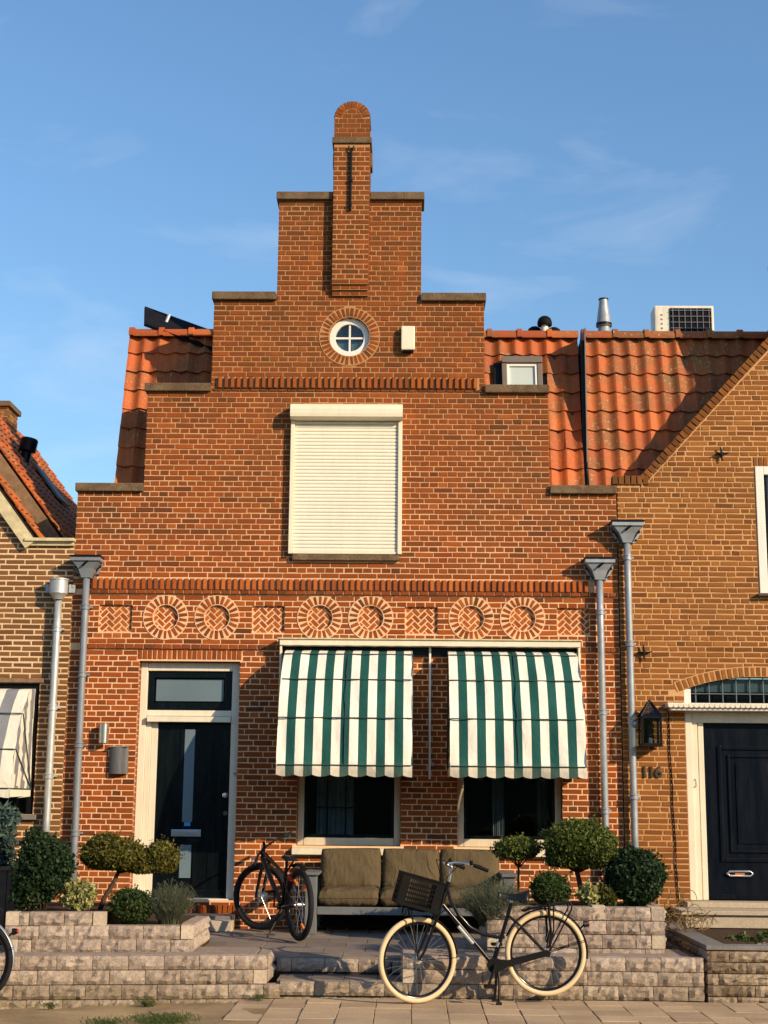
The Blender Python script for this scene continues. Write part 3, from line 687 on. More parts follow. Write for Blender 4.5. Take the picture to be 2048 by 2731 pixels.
# keep the shadow-line rows clear where the sheet of dentils stands
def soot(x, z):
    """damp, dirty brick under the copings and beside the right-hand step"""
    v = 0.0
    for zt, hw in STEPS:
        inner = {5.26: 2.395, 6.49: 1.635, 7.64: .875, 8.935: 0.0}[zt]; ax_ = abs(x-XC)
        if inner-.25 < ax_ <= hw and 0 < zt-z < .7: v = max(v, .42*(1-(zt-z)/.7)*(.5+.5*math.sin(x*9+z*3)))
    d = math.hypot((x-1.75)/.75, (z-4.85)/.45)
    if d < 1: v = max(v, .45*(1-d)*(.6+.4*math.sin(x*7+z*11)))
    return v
build_bricks(br, wall, 'brick', rg, soot=soot, view=lambda b: (b[0] < -1.3 or b[0] > 2.0 or (b[0] > -.05 and b[1] < .6)) or b[2] > 3.4)
# frieze rings and herringbone fields
def annulus(mb, cx, cz, r0, r1, y0, y1, n=40):
    o = len(mb.v)
    for r_, y in ((r1, y0), (r0, y0), (r0, y1), (r1, y1)):
        for i in range(n): a = 2*math.pi*i/n; mb.v.append((cx+r_*math.cos(a), y, cz+r_*math.sin(a)))
    for q in range(4):
        for i in range(n): j = (i+1) % n; q2 = (q+1) % 4; mb.face((o+q*n+i, o+q*n+j, o+q2*n+j, o+q2*n+i))
for x, z in CIR: mb = MB(); annulus(mb, x, z, 0.1465, 0.263, -.0035, .006); mb.build('ring_bed', 'mortar', wall)
mb = MB(); annulus(mb, RW[0], RW[1], 0.2455, 0.368, -.0045, .006, 56); mb.build('ring_bed', 'mortar', wall)
for x, z in CIR:
    ring_bricks(wall, 'ring_brick', x, z, 0.153, 0.252, 22, 'brick', -0.0065, 0.041, rg)
    herringbone(wall, 'herringbone_brick', circ(x, z, 0.140, 24), x, z, 0.0325, 'brick', rg)
for a, b in SQ: herringbone(wall, 'herringbone_brick', rect(a+.006, b-.006, SQZ[0]+.006, SQZ[1]-.006), (a+b)/2, sum(SQZ)/2, 0.0325, 'brick', rg)
ring_bricks(wall, 'ring_brick', RW[0], RW[1], 0.252, 0.358, 36, 'brick', -0.0075, 0.041, rg, depth=0.12)
# tilted dentil bricks
def dentils(x0, x1, zz, per):
    ms = [mesh_of(brick_geo(0.046, zz[1]-zz[0]-.008, 0.09, 0.002, rg), 'dentil_brick', 'brick') for _ in range(5)]
    n = int((x1-x0)/per)
    for i in range(n):
        link('dentil_brick', rg.choice(ms), wall, loc=(x0+per*(i+.5), -0.038, sum(zz)/2), rot=(0, rg.uniform(-.02, .02), R(14)+rg.uniform(-.05, .05)), tn=min(1, max(0, rg.gauss(.7, .2))))
dentils(XC-2.95, XC+2.90, D1, 0.0715); dentils(-2.31, 0.83, D2, 0.0745)
for xa, xb in ((XC-3.175, XC-2.96), (XC+2.91, XC+3.175)):
    for k in range(2):
        v = mesh_of(brick_geo(xb-xa, 0.056, .05, .002, rg), 'brick', 'brick'); link('brick', v, wall, loc=((xa+xb)/2, 0, 4.13+k*.064), tn=rg.random())
# projecting header courses
def ledge(x0, x1, z0, z1, y, name='ledge_brick', per=0.11, jit=.0025):
    ms = [mesh_of(brick_geo(per-.010, z1-z0, 0.10, jit, rg), name, 'brick') for _ in range(5)]
    n = round((x1-x0)/per); p = (x1-x0)/n
    for i in range(n): link(name, rg.choice(ms), wall, loc=(x0+p*(i+.5), y, (z0+z1)/2), tn=min(1, max(0, rg.gauss(.3, .2))))
ledge(XC-2.97, XC+3.17, 4.05, 4.095, -0.028); ledge(XC-2.97, XC+3.17, 3.405, 3.462, -0.022)
ledge(-2.36, 0.87, 6.502, 6.530, -0.012)
mb = MB(); mb.box(XC-2.97, XC+3.17, -.018, .003, 4.052, 4.094); mb.box(XC-2.97, XC+3.17, -.012, .003, 3.408, 3.459)
mb.build('ledge_bed', 'mortar', wall)
# soldier course over the door
ms = [mesh_of(brick_geo(0.047, 0.108, .1, .002, rg), 'soldier_brick', 'brick') for _ in range(5)]
for i in range(21): link('soldier_brick', rg.choice(ms), wall, loc=(-3.13+.0575*(i+.5), -.002, 3.344), tn=min(1, max(0, rg.gauss(.55, .2))))
# copings
def coping(x0, x1, zt, th=0.10):
    b = MB(); b.bbox(x0, x1, -0.05, 0.34, zt-th, zt, 0.012); b.build('coping', 'coping', H)
coping(-3.945, -3.145, 5.362); coping(XC*2+3.145, 2.436, 5.366)
coping(-3.175, -2.385, 6.592); coping(0.893, 1.662, 6.590)
coping(-2.405, -1.625, 7.745); coping(0.133, 0.914, 7.738)
coping(-1.652, -0.957, 9.037); coping(-0.505, 0.165, 9.037)
# pinnacle
SX0, SX1 = -0.955, -0.508
mb = MB(); mb.cur = 0; mb.box(SX0+.004, SX1-.004, -0.096, 0.004, 7.825, 8.9); mb.box(SX0+.004, SX1-.004, -0.096, 0.34, 8.9, 9.64)
mb.box(SX0+.006, SX1-.006, -0.066, 0.004, 7.762, 7.824); mb.box(SX0+.006, SX1-.006, -0.036, 0.004, 7.70, 7.761)
hc = (-0.7325, 9.985); arch = [(SX0+.006, 9.72), (SX1-.004, 9.72)]+[(hc[0]+.217*math.cos(a), hc[1]+.217*math.sin(a)) for a in np.linspace(0, math.pi, 17)]
mb.prism(arch, -0.086, 0.33)
pin = mb.build('pinnacle', 'mortar', H)
prg = lambda z0, z1: [(SX0, SX1)]
for y, lo, hi in ((-0.10, 7.83, 9.64),):
    for (x0, x1, z0, z1, s) in lay(lo, hi, 0.0635, 0.0115, prg, [], 'cross', rg, SX0): link('brick', mesh_of(brick_geo(x1-x0, z1-z0, .1, .002, rg), 'brick', 'brick'), pin, loc=((x0+x1)/2, y, (z0+z1)/2), tn=min(1, max(0, rg.gauss(.4, .22))))
for z, y in ((7.793, -.07), (7.731, -.04)):
    for i in range(4): link('brick', mesh_of(brick_geo(.104, .052, .07, .002, rg), 'brick', 'brick'), pin, loc=(SX0+.1117*(i+.5), y, z), tn=rng.uniform(.2, .6))
hb_ = lay(9.735, 10.12, 0.0635, 0.0105, lambda a, b: [(SX0, SX1)] if b < 9.99 else [(hc[0]-.12, hc[0]+.12)], [], 'cross', rg, SX0)
for (x0, x1, z0, z1, s_) in hb_:
    q = [(x0, z0), (x1, z0), (x1, z1), (x0, z1)]; q = q if z1 < 9.99 else clip_poly(q, circ(hc[0], hc[1]+.004, .119, 28))
    if len(q) > 2 and area(q) > .0004: k = MB(); k.tn = rng.uniform(.2, .7); k.prism(q, -.09, .0); k.build('brick', 'brick', pin, tones=True)
ring_bricks(pin, 'ring_brick', hc[0], hc[1]+.004, 0.125, 0.225, 13, 'brick', -0.09, 0.043, rg, depth=0.40, a0=R(3), a1=R(177))
# side faces of the free-standing shaft
for sx, rz in ((SX0, -math.pi/2), (SX1, math.pi/2)):
    for (x0, x1, z0, z1, s) in lay(9.05, 9.62, 0.0635, 0.0115, lambda a, b: [(-.09, .34)], [], 'cross', rg): link('brick', mesh_of(brick_geo(x1-x0, z1-z0, .04, .002, rg), 'brick', 'brick'), pin, loc=(sx, (x0+x1)/2, (z0+z1)/2), rot=(0, 0, rz), tn=rng.random()*.6)
mb = MB(); mb.bbox(-.975, -.488, -.125, .36, 9.642, 9.722, .012); mb.bbox(-.978, -.485, .16, .35, 9.45, 9.64, .01); mb.build('coping', 'coping', pin)
mb = MB(); mb.bbox(-.752, -.726, -.135, -.105, 8.76, 9.52, .004); mb.bbox(-.762, -.716, -.14, -.105, 9.13, 9.16, .004)
mb.tube([(-.739, -.122, 9.52), (-.765, -.122, 9.56), (-.77, -.122, 9.60)], .011, 8); mb.tube([(-.739, -.122, 9.52), (-.713, -.122, 9.56), (-.708, -.122, 9.60)], .011, 8); mb.tube([(-.739, -.15, 8.83), (-.739, -.105, 8.83)], .018, 8)
mb.build('iron_anchor', 'black', pin)
# round window
rw = MB().prism(circ(RW[0], RW[1], 0.243, 40), 0.13, 0.16).build('round_window', 'interior', H)
mb = MB(); annulus(mb, RW[0], RW[1], 0.172, 0.242, 0.05, 0.12); mb.build('frame', 'white', rw, smooth=40)
MB().box(RW[0]-.011, RW[0]+.011, .066, .1, RW[1]-.172, RW[1]+.172).build('glazing_bar', 'white', rw)
MB().box(RW[0]-.172, RW[0]-.012, .066, .1, RW[1]-.011, RW[1]+.011).build('glazing_bar', 'white', rw)
MB().box(RW[0]+.012, RW[0]+.172, .066, .1, RW[1]-.011, RW[1]+.011).build('glazing_bar', 'white', rw)
for q in range(4):
    a0 = q*math.pi/2; sx = 1 if q in (0, 3) else -1; sz = 1 if q < 2 else -1
    pts = [(RW[0]+sx*.011, RW[1]+sz*.011)]+[(RW[0]+.173*math.cos(a), RW[1]+.173*math.sin(a)) for a in np.linspace(a0+.06, a0+math.pi/2-.06, 8)]
    MB().prism(pts, .088, .092).build('pane', 'glass', rw)
# light curtain inside
mb = MB()
for i in range(12): mb.add([(RW[0]-.16+.026*i, .127-(i % 2)*.006, RW[1]-.2), (RW[0]-.16+.026*(i+1), .121+(i % 2)*.006, RW[1]-.2), (RW[0]-.16+.026*(i+1), .121+(i % 2)*.006, RW[1]-.03), (RW[0]-.16+.026*i, .127-(i % 2)*.006, RW[1]-.03)], [(0, 1, 2, 3)])
mb.build('curtain', 'frosted', rw)

# ---- ground floor windows
def window(a, b):
    wn = MB(); y0, y1 = .30, 1.6
    wn.add([(a, .195, WZ[0]), (b, .195, WZ[0]), (b, .195, WZ[1]), (a, .195, WZ[1]), (a-.5, y1, WZ[0]-.3), (b+.5, y1, WZ[0]-.3), (b+.5, y1, WZ[1]+.1), (a-.5, y1, WZ[1]+.1)], [(4, 5, 6, 7), (0, 4, 7, 3), (1, 2, 6, 5), (3, 7, 6, 2), (0, 1, 5, 4)])
    o = wn.build('window', 'interior', H)
    fw = .075
    for x0, x1 in ((a+.004, a+fw), (b-fw, b-.004)): MB().bbox(x0, x1, 0.1050, 0.1850, WZ[0]+.003, WZ[1]-.004, .006).build('frame', 'cream_dk', o)
    MB().bbox(a+fw+.002, b-fw-.002, 0.1000, 0.1850, WZ[0]+.003, WZ[0]+.088, .006).build('frame', 'cream_dk', o)
    MB().bbox(a+fw+.002, b-fw-.002, 0.1050, 0.1850, WZ[1]-.1, WZ[1]-.004, .006).build('frame', 'cream_dk', o)
    s = MB(); f = .035
    for q in ((a+fw+.003, a+fw+f, WZ[0]+.09, WZ[1]-.102), (b-fw-f, b-fw-.003, WZ[0]+.09, WZ[1]-.102), (a+fw+f+.001, b-fw-f-.001, WZ[0]+.09, WZ[0]+.09+f), (a+fw+f+.001, b-fw-f-.001, WZ[1]-.102-f, WZ[1]-.102)): s.bbox(q[0], q[1], 0.1350, 0.1800, q[2], q[3], .004)
    s.build('sash', 'door', o)
    MB().box(a+fw+f, b-fw-f, 0.1600, 0.1660, WZ[0]+.09+f, WZ[1]-.102-f).build('pane', 'glass', o)
    return o
w1 = window(*WIN[0]); w2 = window(*WIN[1])
for wn, a, b in ((w1, -1.05, -.62), (w2, .98, 1.12), (w2, 1.5, 1.62)):
    c = MB(); n = 22
    for i in range(n):
        xa, xb = a+(b-a)*i/n, a+(b-a)*(i+1)/n; ya, yb = .42+.02*math.sin(i*1.9), .42+.02*math.sin((i+1)*1.9); c.add([(xa, ya, 1.25), (xb, yb, 1.25), (xb, yb, 3.0), (xa, ya, 3.0)], [(0, 1, 2, 3)])
    c.build('curtain', 'curtain', wn)
b_ = MB()
for x in (-.93, -.72): b_.box(x, x+.02, .3, .32, 1.3, 2.6)
b_.box(-1.14, -.6, .3, .32, 1.62, 1.64); b_.build('inner_glazing_bars', 'interior', w1)
for (a, b), o in zip(WIN, (w1, w2)):
    mb = MB(); mb.add([(a-.04, -.075, 1.112), (b+.04, -.075, 1.112), (b+.04, .10, 1.112), (a-.04, .10, 1.112), (a-.04, -.075, 1.178), (b+.04, -.075, 1.178), (b+.04, .10, 1.203), (a-.04, .10, 1.203)],
                      [(0, 1, 5, 4), (1, 2, 6, 5), (2, 3, 7, 6), (3, 0, 4, 7), (4, 5, 6, 7), (3, 2, 1, 0)]); mb.build('sill', 'cream', o)
# sill under the shuttered window
MB().bbox(-1.36, -.112, -.06, .05, 4.452, 4.522, .008).build('stone_sill', 'coping', H)

# ---- front door
dr = MB().box(DOOR[0], DOOR[1], 0.2310, 0.2370, DOOR[2], DOOR[3]).build('door', 'door', H)
mb = MB()
mb.bbox(-3.10, -3.02, 0.1050, 0.2250, .60, 3.262, .006); mb.bbox(-3.018, -2.958, 0.1300, 0.2250, .60, 2.70, .005); mb.bbox(-2.956, -2.885, 0.1500, 0.2250, .60, 2.64, .005)
mb.build('door_frame', 'cream', dr)
MB().bbox(-2.035, -1.944, 0.1050, 0.2250, .60, 3.262, .006).build('door_frame', 'cream', dr)
MB().bbox(-3.018, -2.037, 0.1150, 0.2250, 3.165, 3.262, .006).build('door_frame', 'cream', dr)
MB().bbox(-3.018, -2.037, 0.1200, 0.2250, 2.645, 2.712, .006).build('transom_rail', 'cream', dr)
MB().bbox(-3.0, -2.037, 0.0450, 0.1190, 2.575, 2.638, .006).build('drip_cap', 'cream', dr)
MB().bbox(-3.04, -2.0, 0.0150, 0.2250, .555, .612, .006).build('threshold', 'white', dr)
s = MB()
for q in ((-3.014, -2.948, 2.716, 3.16), (-2.126, -2.04, 2.716, 3.16), (-2.946, -2.128, 2.716, 2.80), (-2.946, -2.128, 3.088, 3.16)): s.bbox(q[0], q[1], 0.1500, 0.2250, q[2], q[3], .006)
s.build('transom_sash', 'door', dr); 
MB().bbox(-2.93, -2.142, 0.1870, 0.1950, 2.82, 3.075, .003).build('transom_pane', 'frosted', dr)
MB().bbox(-2.883, -2.04, 0.1730, 0.2270, .645, 2.64, .004).build('door_leaf', 'door', dr)
MB().bbox(-2.88, -2.04, 0.1450, 0.1720, .62, .70, .006).build('weatherboard', 'door', dr)
mb = MB(); mb.bbox(-2.62, -2.59, 0.1630, 0.1750, 1.44, 2.53, .004); mb.bbox(-2.43, -2.40, 0.1630, 0.1750, 1.44, 2.53, .004); mb.bbox(-2.588, -2.432, 0.1630, 0.1750, 2.505, 2.53, .004)
mb.bbox(-2.63, -2.60, 0.1630, 0.1750, .78, 1.24, .004); mb.bbox(-2.44, -2.41, 0.1630, 0.1750, .78, 1.24, .004)
mb.bbox(-2.27, -2.25, 0.1650, 0.1750, .8, 2.5, .004); mb.build('mouldings', 'door', dr)
MB().bbox(-2.572, -2.455, 0.1670, 0.1770, 1.45, 2.50, .003).build('door_glass', 'frosted', dr)
MB().bbox(-2.585, -2.455, 0.1670, 0.1770, .83, 1.195, .003).build('door_glass', 'frosted', dr)
mb = MB(); mb.bbox(-2.69, -2.352, 0.1600, 0.1740, 1.288, 1.366, .006); mb.bbox(-2.66, -2.385, 0.1550, 0.1610, 1.305, 1.35, .004); mb.build('letter_slot', 'silver', dr)
MB().bbox(-2.545, -2.475, 0.1630, 0.1665, 1.405, 1.448, .001).build('sticker', 'sticker', dr)
bm = bmesh.new(); bmesh.ops.create_uvsphere(bm, u_segments=16, v_segments=10, radius=.035); mb = MB(); mb.bm(bm, Matrix.Translation((-2.085, .125, 1.755))); mb.tube([(-2.085, .135, 1.755), (-2.085, .175, 1.755)], .016, 10); mb.build('knob', 'chrome', dr, smooth=True)
MB().tube([(-2.078, .15, 1.552), (-2.078, .175, 1.552)], .026, 14).build('lock', 'chrome', dr)
MB().tube([(-1.99, .09, 2.0), (-1.95, .09, 2.0)], .012, 8).build('hinge_pin', 'zinc', dr)
# brick-on-edge below the threshold
for i in range(22): link('soldier_brick', rg.choice(ms), wall, loc=(-3.12+.056*(i+.5), -.05, .496), tn=rng.random()*.6)
# door steps
ds = thing('door_step', (-2.3, -.5, .32), 'low grey stone step in front of the dark front door', 'step')
MB().bbox(-3.0, -1.90, -.42, -.06, .32, .462, .008).build('step_slab', 'bluestone', ds)
for i in range(3): MB().bbox(-2.80+.31*i, -2.495+.31*i, -.62, -.425, .315, .425, .007).build('step_block', 'block_cut', ds)

# ================================================================== ROOFS
def pantile(w_, L, name, mat):
    b = MB(); n = 10; top = []; bot = []
    for s_, lift in ((0, .036), (L, .004)):
        for i in range(n+1):
            t = i/n; h = .019*math.cos(2*math.pi*(t-.02))+(.006 if t > .86 else 0)
            b.v.append((w_*(t-.5)*1.03, -(lift+h), s_))
    for s_, lift in ((0, .036), (L, .004)):
        for i in range(n+1):
            t = i/n; h = .019*math.cos(2*math.pi*(t-.02)); b.v.append((w_*(t-.5)*1.03, -(lift+h-.018), s_))
    m = n+1
    for i in range(n):
        b.face((i, i+1, m+i+1, m+i)); b.face((2*m+i, 2*m+i+1, i+1, i))
    b.face((0, m, 3*m, 2*m)); b.face((n, 2*m+n, 3*m+n, m+n))
    return b.mesh(name, mat, smooth=50)
ANG = math.atan2(0.5, 2.12)                  # lean back of the steep mansard face
def roof(house, x0, x1, y0, z0, z1, tw, mat, cols=None, ridge=True, holes=(), x1_deck=None):
    run = (z1-z0)*math.tan(ANG); L = (z1-z0)/math.cos(ANG)
    mb = MB(); mb.prism([(x0, z0-.3), (x1_deck or x1, z0-.3), (x1_deck or x1, z0), (x0, z0)], y0+.02, y0+.3)
    o = len(mb.v); xe = x1_deck or x1
    mb.add([(x0, y0+.012, z0), (xe, y0+.012, z0), (xe, y0+run+.012, z1), (x0, y0+run+.012, z1), (x0, y0+5, z0), (xe, y0+5, z0), (xe, y0+5, z1), (x0, y0+5, z1)], [(0, 1, 2, 3), (3, 2, 6, 7), (0, 3, 7, 4), (1, 5, 6, 2)])
    rf = mb.build('roof', 'moss_roof', house)
    ga = 0.243; rows = int(L/ga); ga = L/rows; tms = [pantile(tw, ga+.05, 'roof_tile', mat) for _ in range(2)]
    nc = int(round((x1-x0)/tw)); tw2 = (x1-x0)/nc
    for c in range(nc):
        x = x0+tw2*(c+.5)
        if cols and not cols(x): continue
        for r_ in range(rows):
            s_ = ga*r_; z = z0+s_*math.cos(ANG); y = y0+s_*math.sin(ANG)
            if any(h[0] < x < h[1] and h[2] < z+.12 < h[3] for h in holes): continue
            link('roof_tile', tms[0], rf, loc=(x+rng.uniform(-.004, .004), y+rng.uniform(-.006, .004), z+rng.uniform(-.006, .006)), rot=(-ANG+rng.uniform(-.022, .022), rng.uniform(-.012, .012), rng.uniform(-.02, .02)), scale=(tw2/tw, 1, 1), tn=min(1, max(0, rng.gauss(.5, .25))))
    # ridge caps
    n = int(round((x1-x0)/.37)); p = (x1-x0)/n
    for i in range(n):
        xa = x0+p*i
        if cols and not cols(xa+p/2): continue
        b = MB(); prof = [(-.085, -.03), (-.095, .02), (-.07, .062), (-.02, .082), (.04, .082), (.09, .05), (.10, 0)]
        for q, xx in enumerate((xa, xa+.06, xa+.061, xa+p+.015)):
            k = 1.14 if q < 2 else 1.0
            for a, c in prof: b.v.append((xx, y0+run+a*k, z1+.01+c*k+(0.012 if k > 1 else 0)))
        m = len(prof)
        for q in range(3):
            for j in range(m-1): b.face((q*m+j, q*m+j+1, (q+1)*m+j+1, (q+1)*m+j))
        b.face(list(range(m))); b.face([3*m+j for j in range(m)][::-1])
        b.tn = rng.random(); b.t = [b.tn]*len(b.f)
        b.build('ridge_cap', mat, rf, tones=True, smooth=50)
    return rf
vis = lambda x: x < -2.2 or x > 0.75
VX = (1.135, 1.64)
rf1 = roof(H, -3.555, 2.10, 0.36, 5.40, 7.46, 0.196, 'tile', vis, holes=((1.08, 1.68, 6.35, 7.06),))
# roof window
vw = MB()
y0 = .36+(6.68-5.4)*math.tan(ANG); ROT = Matrix.Translation((1.39, y0, 6.68)) @ Matrix.Rotation(-ANG, 4, 'X')
vw.bbox(-.25, -.19, -.13, .03, -.1, .36, .006); vw.bbox(.19, .25, -.13, .03, -.1, .36, .006); vw.bbox(-.25, .25, -.15, .03, .362, .45, .006)
vw.xform(ROT); vo = vw.build('roof_window', 'veluxgrey', rf1)
mb = MB(); mb.bbox(-.188, -.158, -.118, .0, -.1, .36, .004); mb.bbox(.158, .188, -.118, .0, -.1, .36, .004); mb.bbox(-.157, .157, -.118, 0, .325, .36, .004); mb.xform(ROT); mb.build('sash', 'white', rf1)
mb = MB(); mb.box(-.157, .157, -.092, -.088, -.1, .324); mb.xform(ROT); mb.build('blind', 'blind', rf1)
mb = MB(); mb.add([(-.157, -.108, -.1), (.157, -.108, -.1), (.157, -.108, .324), (-.157, -.108, .324)], [(0, 1, 2, 3)]); mb.xform(ROT); mb.build('pane', 'glass', rf1)
mb = MB(); mb.box(-.35, -.255, -.06, .02, -.1, .40); mb.xform(ROT); mb.build('flashing', 'black', rf1)
MB().box(2.105, 2.155, .44, .5, 5.3, 7.3).build('verge_flashing', 'black', rf1)

# ================================================================== RIGHT HOUSE
H2 = thing('brick_house', (4.9, 0, 0.3), 'tan brown brick house with sloping gable at the right edge', 'house')
GX0, GX1 = 2.445, 7.355; AP = 4.9; SL = 1.097
def rake(x): return 5.45+SL*(min(x, 2*AP-x)-2.80)
outer2 = [(GX0, -.1), (GX1, -.1), (GX1, 5.40), (2*AP-2.76, 5.40), (AP, rake(AP)-.02), (2.76, 5.40), (GX0, 5.40)]
ARC = [(3.155, 2.83), (4.865, 2.83), (4.865, 2.985)]+[(4.01+.855*math.cos(a), 2.985+.155*math.sin(a)) for a in np.linspace(0, math.pi, 15)][1:-1]+[(3.155, 2.985)]
ARC = [(3.155, .64), (4.865, .64)]+ARC[2:]
W2 = (4.065, 5.30, 4.10, 5.615)
mb = MB(); slab(mb, outer2, [ARC, rect(*W2)], 0.0045, 0.3, [.17, .14], 1); wall2 = mb.build('wall', ['mortar_tan', 'tan_side'], H2)
def region2(z0, z1):
    if z1 < 5.40: return [(GX0, GX1)]
    hw = AP-(2.80+(z0-5.45)/SL)
    return [(AP-hw, AP+hw)] if hw > .1 else []
ac = (4.01, 2.985-2.28)                     # centre of the flat arch
ar = math.hypot(.855, 2.28)+.005
ex2 = [('r', 3.155, 4.865, .64, 2.99), ('r', W2[0], W2[1], W2[2]-.02, W2[3]), ('r', W2[0]-.03, W2[1]+.03, W2[3], W2[3]+.12)]
rg2 = random.Random(5)
br2 = lay(.30, 7.8, 0.0625, 0.0125, region2, ex2, 'wild', rg2)
keep = []
for b in br2:
    cx, cz = (b[0]+b[1])/2, (b[2]+b[3])/2; rr = math.hypot(cx-ac[0], cz-ac[1]); an = abs(math.atan2(cx-ac[0], cz-ac[1]))
    if rr < ar+.055 and an < .42 and cz > 2.93: 
        continue
    keep.append(b)
low = [b for b in keep if b[3] <= 5.40]; hi = [b for b in keep if b[3] > 5.40]
apz = rake(AP)-.05; keep = low+cut_to(hi, [(AP-(apz-5)/SL, 5), (AP+(apz-5)/SL, 5), (AP, apz)], wall2, 'brick_tan', rg2)
build_bricks(keep, wall2, 'brick_tan', rg2, jit=.003, tsd=.19, view=lambda b: b[1] < 4.3)
mb = MB(); n = 30; aa = np.linspace(math.pi/2-.39, math.pi/2+.39, n+1)
for r_ in (ar-.002, ar+.115):
    for y in (-.0035, .01): mb.v.extend([(ac[0]+r_*math.cos(a), y, ac[1]+r_*math.sin(a)) for a in aa])
for i in range(n):
    m = n+1; mb.face((i, i+1, 2*m+i+1, 2*m+i)); mb.face((2*m+i, 2*m+i+1, 3*m+i+1, 3*m+i)); mb.face((i, m+i, m+i+1, i+1))
mb.build('arch_bed', 'mortar_tan', wall2)
ring_bricks(wall2, 'arch_brick', ac[0], ac[1], ar, ar+.105, 29, 'brick_tan', -.0075, .052, rg2, depth=.17, a0=math.pi/2-.385, a1=math.pi/2+.385)
ms2 = [mesh_of(brick_geo(.05, .105, .12, .003, rg2), 'soldier_brick', 'brick_tan') for _ in range(4)]
for i in range(21): link('soldier_brick', rg2.choice(ms2), wall2, loc=(W2[0]-.02+.0605*(i+.5), -.003, W2[3]+.06), tn=rng.random()*.8)
# broad chimney stack on the gable top
ck = MB().box(4.46, 5.36, -.115, .45, 7.2, 8.2).build('chimney', 'tan_side', H2); MB().bbox(4.45, 5.40, -.13, .49, 8.201, 8.28, .01).build('chimney_cap', 'coping', ck)
# verge: bricks on edge up the slope
ms3 = [mesh_of(brick_geo(.060, .105, .14, .004, rg2), 'verge_brick', 'brick_tan') for _ in range(5)]
th = math.atan(SL); n = int((AP-2.8)/math.cos(th)/.071)
for i in range(n):
    d = .071*(i+.5); x = 2.775+d*math.cos(th); z = 5.425+d*math.sin(th)
    link('verge_brick', rg2.choice(ms3), wall2, loc=(x-.045*math.sin(th), -.022, z+.045*math.cos(th)-.02), rot=(0, -th, 0), tn=rng.random()*.45)
for i in range(6): link('verge_brick', rg2.choice(ms3), wall2, loc=(2.42+.072*i, -.022, 5.435), tn=rng.random()*.4)
mb = MB(); mb.prism([(2.73, 5.36), (AP, rake(AP)-.09), (AP, rake(AP)-.055), (2.73, 5.395)], -.012, .004); mb.build('verge_bed', 'mortar_tan', wall2)
mb = MB(); mb.prism([(GX0, 5.40), (2.80, 5.40), (AP, rake(AP)-.02), (AP, rake(AP)+.06), (2.75, 5.485), (GX0, 5.485)], .02, .3); mb.build('verge_backing', 'tan_side', wall2)
rf2 = roof(H2, 2.158, 2.158+.196*14, 0.36, 5.40, 7.46, 0.196, 'tile_old', x1_deck=7.4)
MB().box(2.145, 2.158, .4, .9, 5.3, 7.45).build('verge_flashing', 'lead', rf2)
def anchor(x, z, r_=.085):
    b = MB()
    for a in range(4):
        an = R(45+90*a+45); b.tube([(x, -.035, z), (x+r_*.6*math.cos(an), -.035, z+r_*.6*math.sin(an)), (x+r_*math.cos(an+.15), -.04, z+r_*math.sin(an+.15))], [.014, .012, .006], 6)
    b.tube([(x, -.06, z), (x, .0, z)], .02, 8); b.build('wall_anchor', 'black', H2)
anchor(2.705, 3.405, .095); anchor(3.675, 5.755, .085)
# upper window
w3 = MB().box(W2[0], W2[1], .13, .14, W2[2], W2[3]).build('window', 'interior', H2)
for q in ((W2[0]+.003, W2[0]+.10, W2[2]+.003, W2[3]-.003), (W2[1]-.10, W2[1]-.003, W2[2]+.003, W2[3]-.003), (W2[0]+.102, W2[1]-.102, W2[2]+.003, W2[2]+.10), (W2[0]+.102, W2[1]-.102, W2[3]-.10, W2[3]-.003)): MB().bbox(q[0], q[1], -.01, .12, q[2], q[3], .006).build('frame', 'white', w3)
for q in ((W2[0]+.103, W2[0]+.15, W2[2]+.10, W2[3]-.10), (W2[1]-.15, W2[1]-.103, W2[2]+.10, W2[3]-.10)): MB().bbox(q[0], q[1], .03, .12, q[2], q[3], .006).build('sash', 'door2', w3)
MB().box(W2[0]+.15, W2[1]-.15, .07, .076, W2[2]+.1, W2[3]-.1).build('pane', 'glass', w3)
MB().bbox(W2[0]-.03, W2[1]+.03, -.08, .03, W2[2]-.035, W2[2]-.002, .006).build('sill', 'darkwood', w3)
# door with arched fanlight
d2 = MB().box(3.155, 4.865, .165, .17, .64, 3.1).build('door', 'interior', H2)
mb = MB(); mb.bbox(3.16, 3.235, .02, .16, .655, 2.74, .006); mb.bbox(3.237, 3.30, .05, .16, .655, 2.66, .005); mb.bbox(3.315, 3.375, .075, .16, .655, 2.62, .005); mb.bbox(3.30, 3.316, .1, .16, .655, 2.64, .002); mb.build('door_frame', 'cream', d2)
mb = MB(); mb.bbox(4.785, 4.86, .02, .16, .655, 2.74, .006); mb.bbox(4.66, 4.783, .05, .16, .655, 2.66, .005); mb.build('door_frame', 'cream', d2)
MB().bbox(3.24, 4.78, .045, .16, 2.618, 2.735, .006).build('door_head', 'cream', d2)
cn = MB()
for y_, z0_, z1_, xx in ((-.20, 2.775, 2.825, 2.93), (-.17, 2.742, 2.774, 2.965)): cn.bbox(xx, 8.02-xx, y_, .02, z0_, z1_, .006)
cn.build('canopy', 'white', d2)
mb = MB()
for i in range(36): mb.lathe(0, 0, [(.026, 0), (.026, .012)], 12); k = len(mb.v)-24; mb.xform(Matrix.Translation((2.96+.058*i, -.193, 2.797)) @ Matrix.Rotation(R(90), 4, 'X'), k)
mb.build('canopy_moulding', 'cream', d2)
fl = MB().box(3.25, 4.78, .155, .16, 2.84, 3.12).build('fanlight', 'door2', d2)
MB().bbox(3.157, 3.235, .02, .15, 2.832, 3.0, .005).build('fanlight_frame', 'white', d2)
mb = MB()
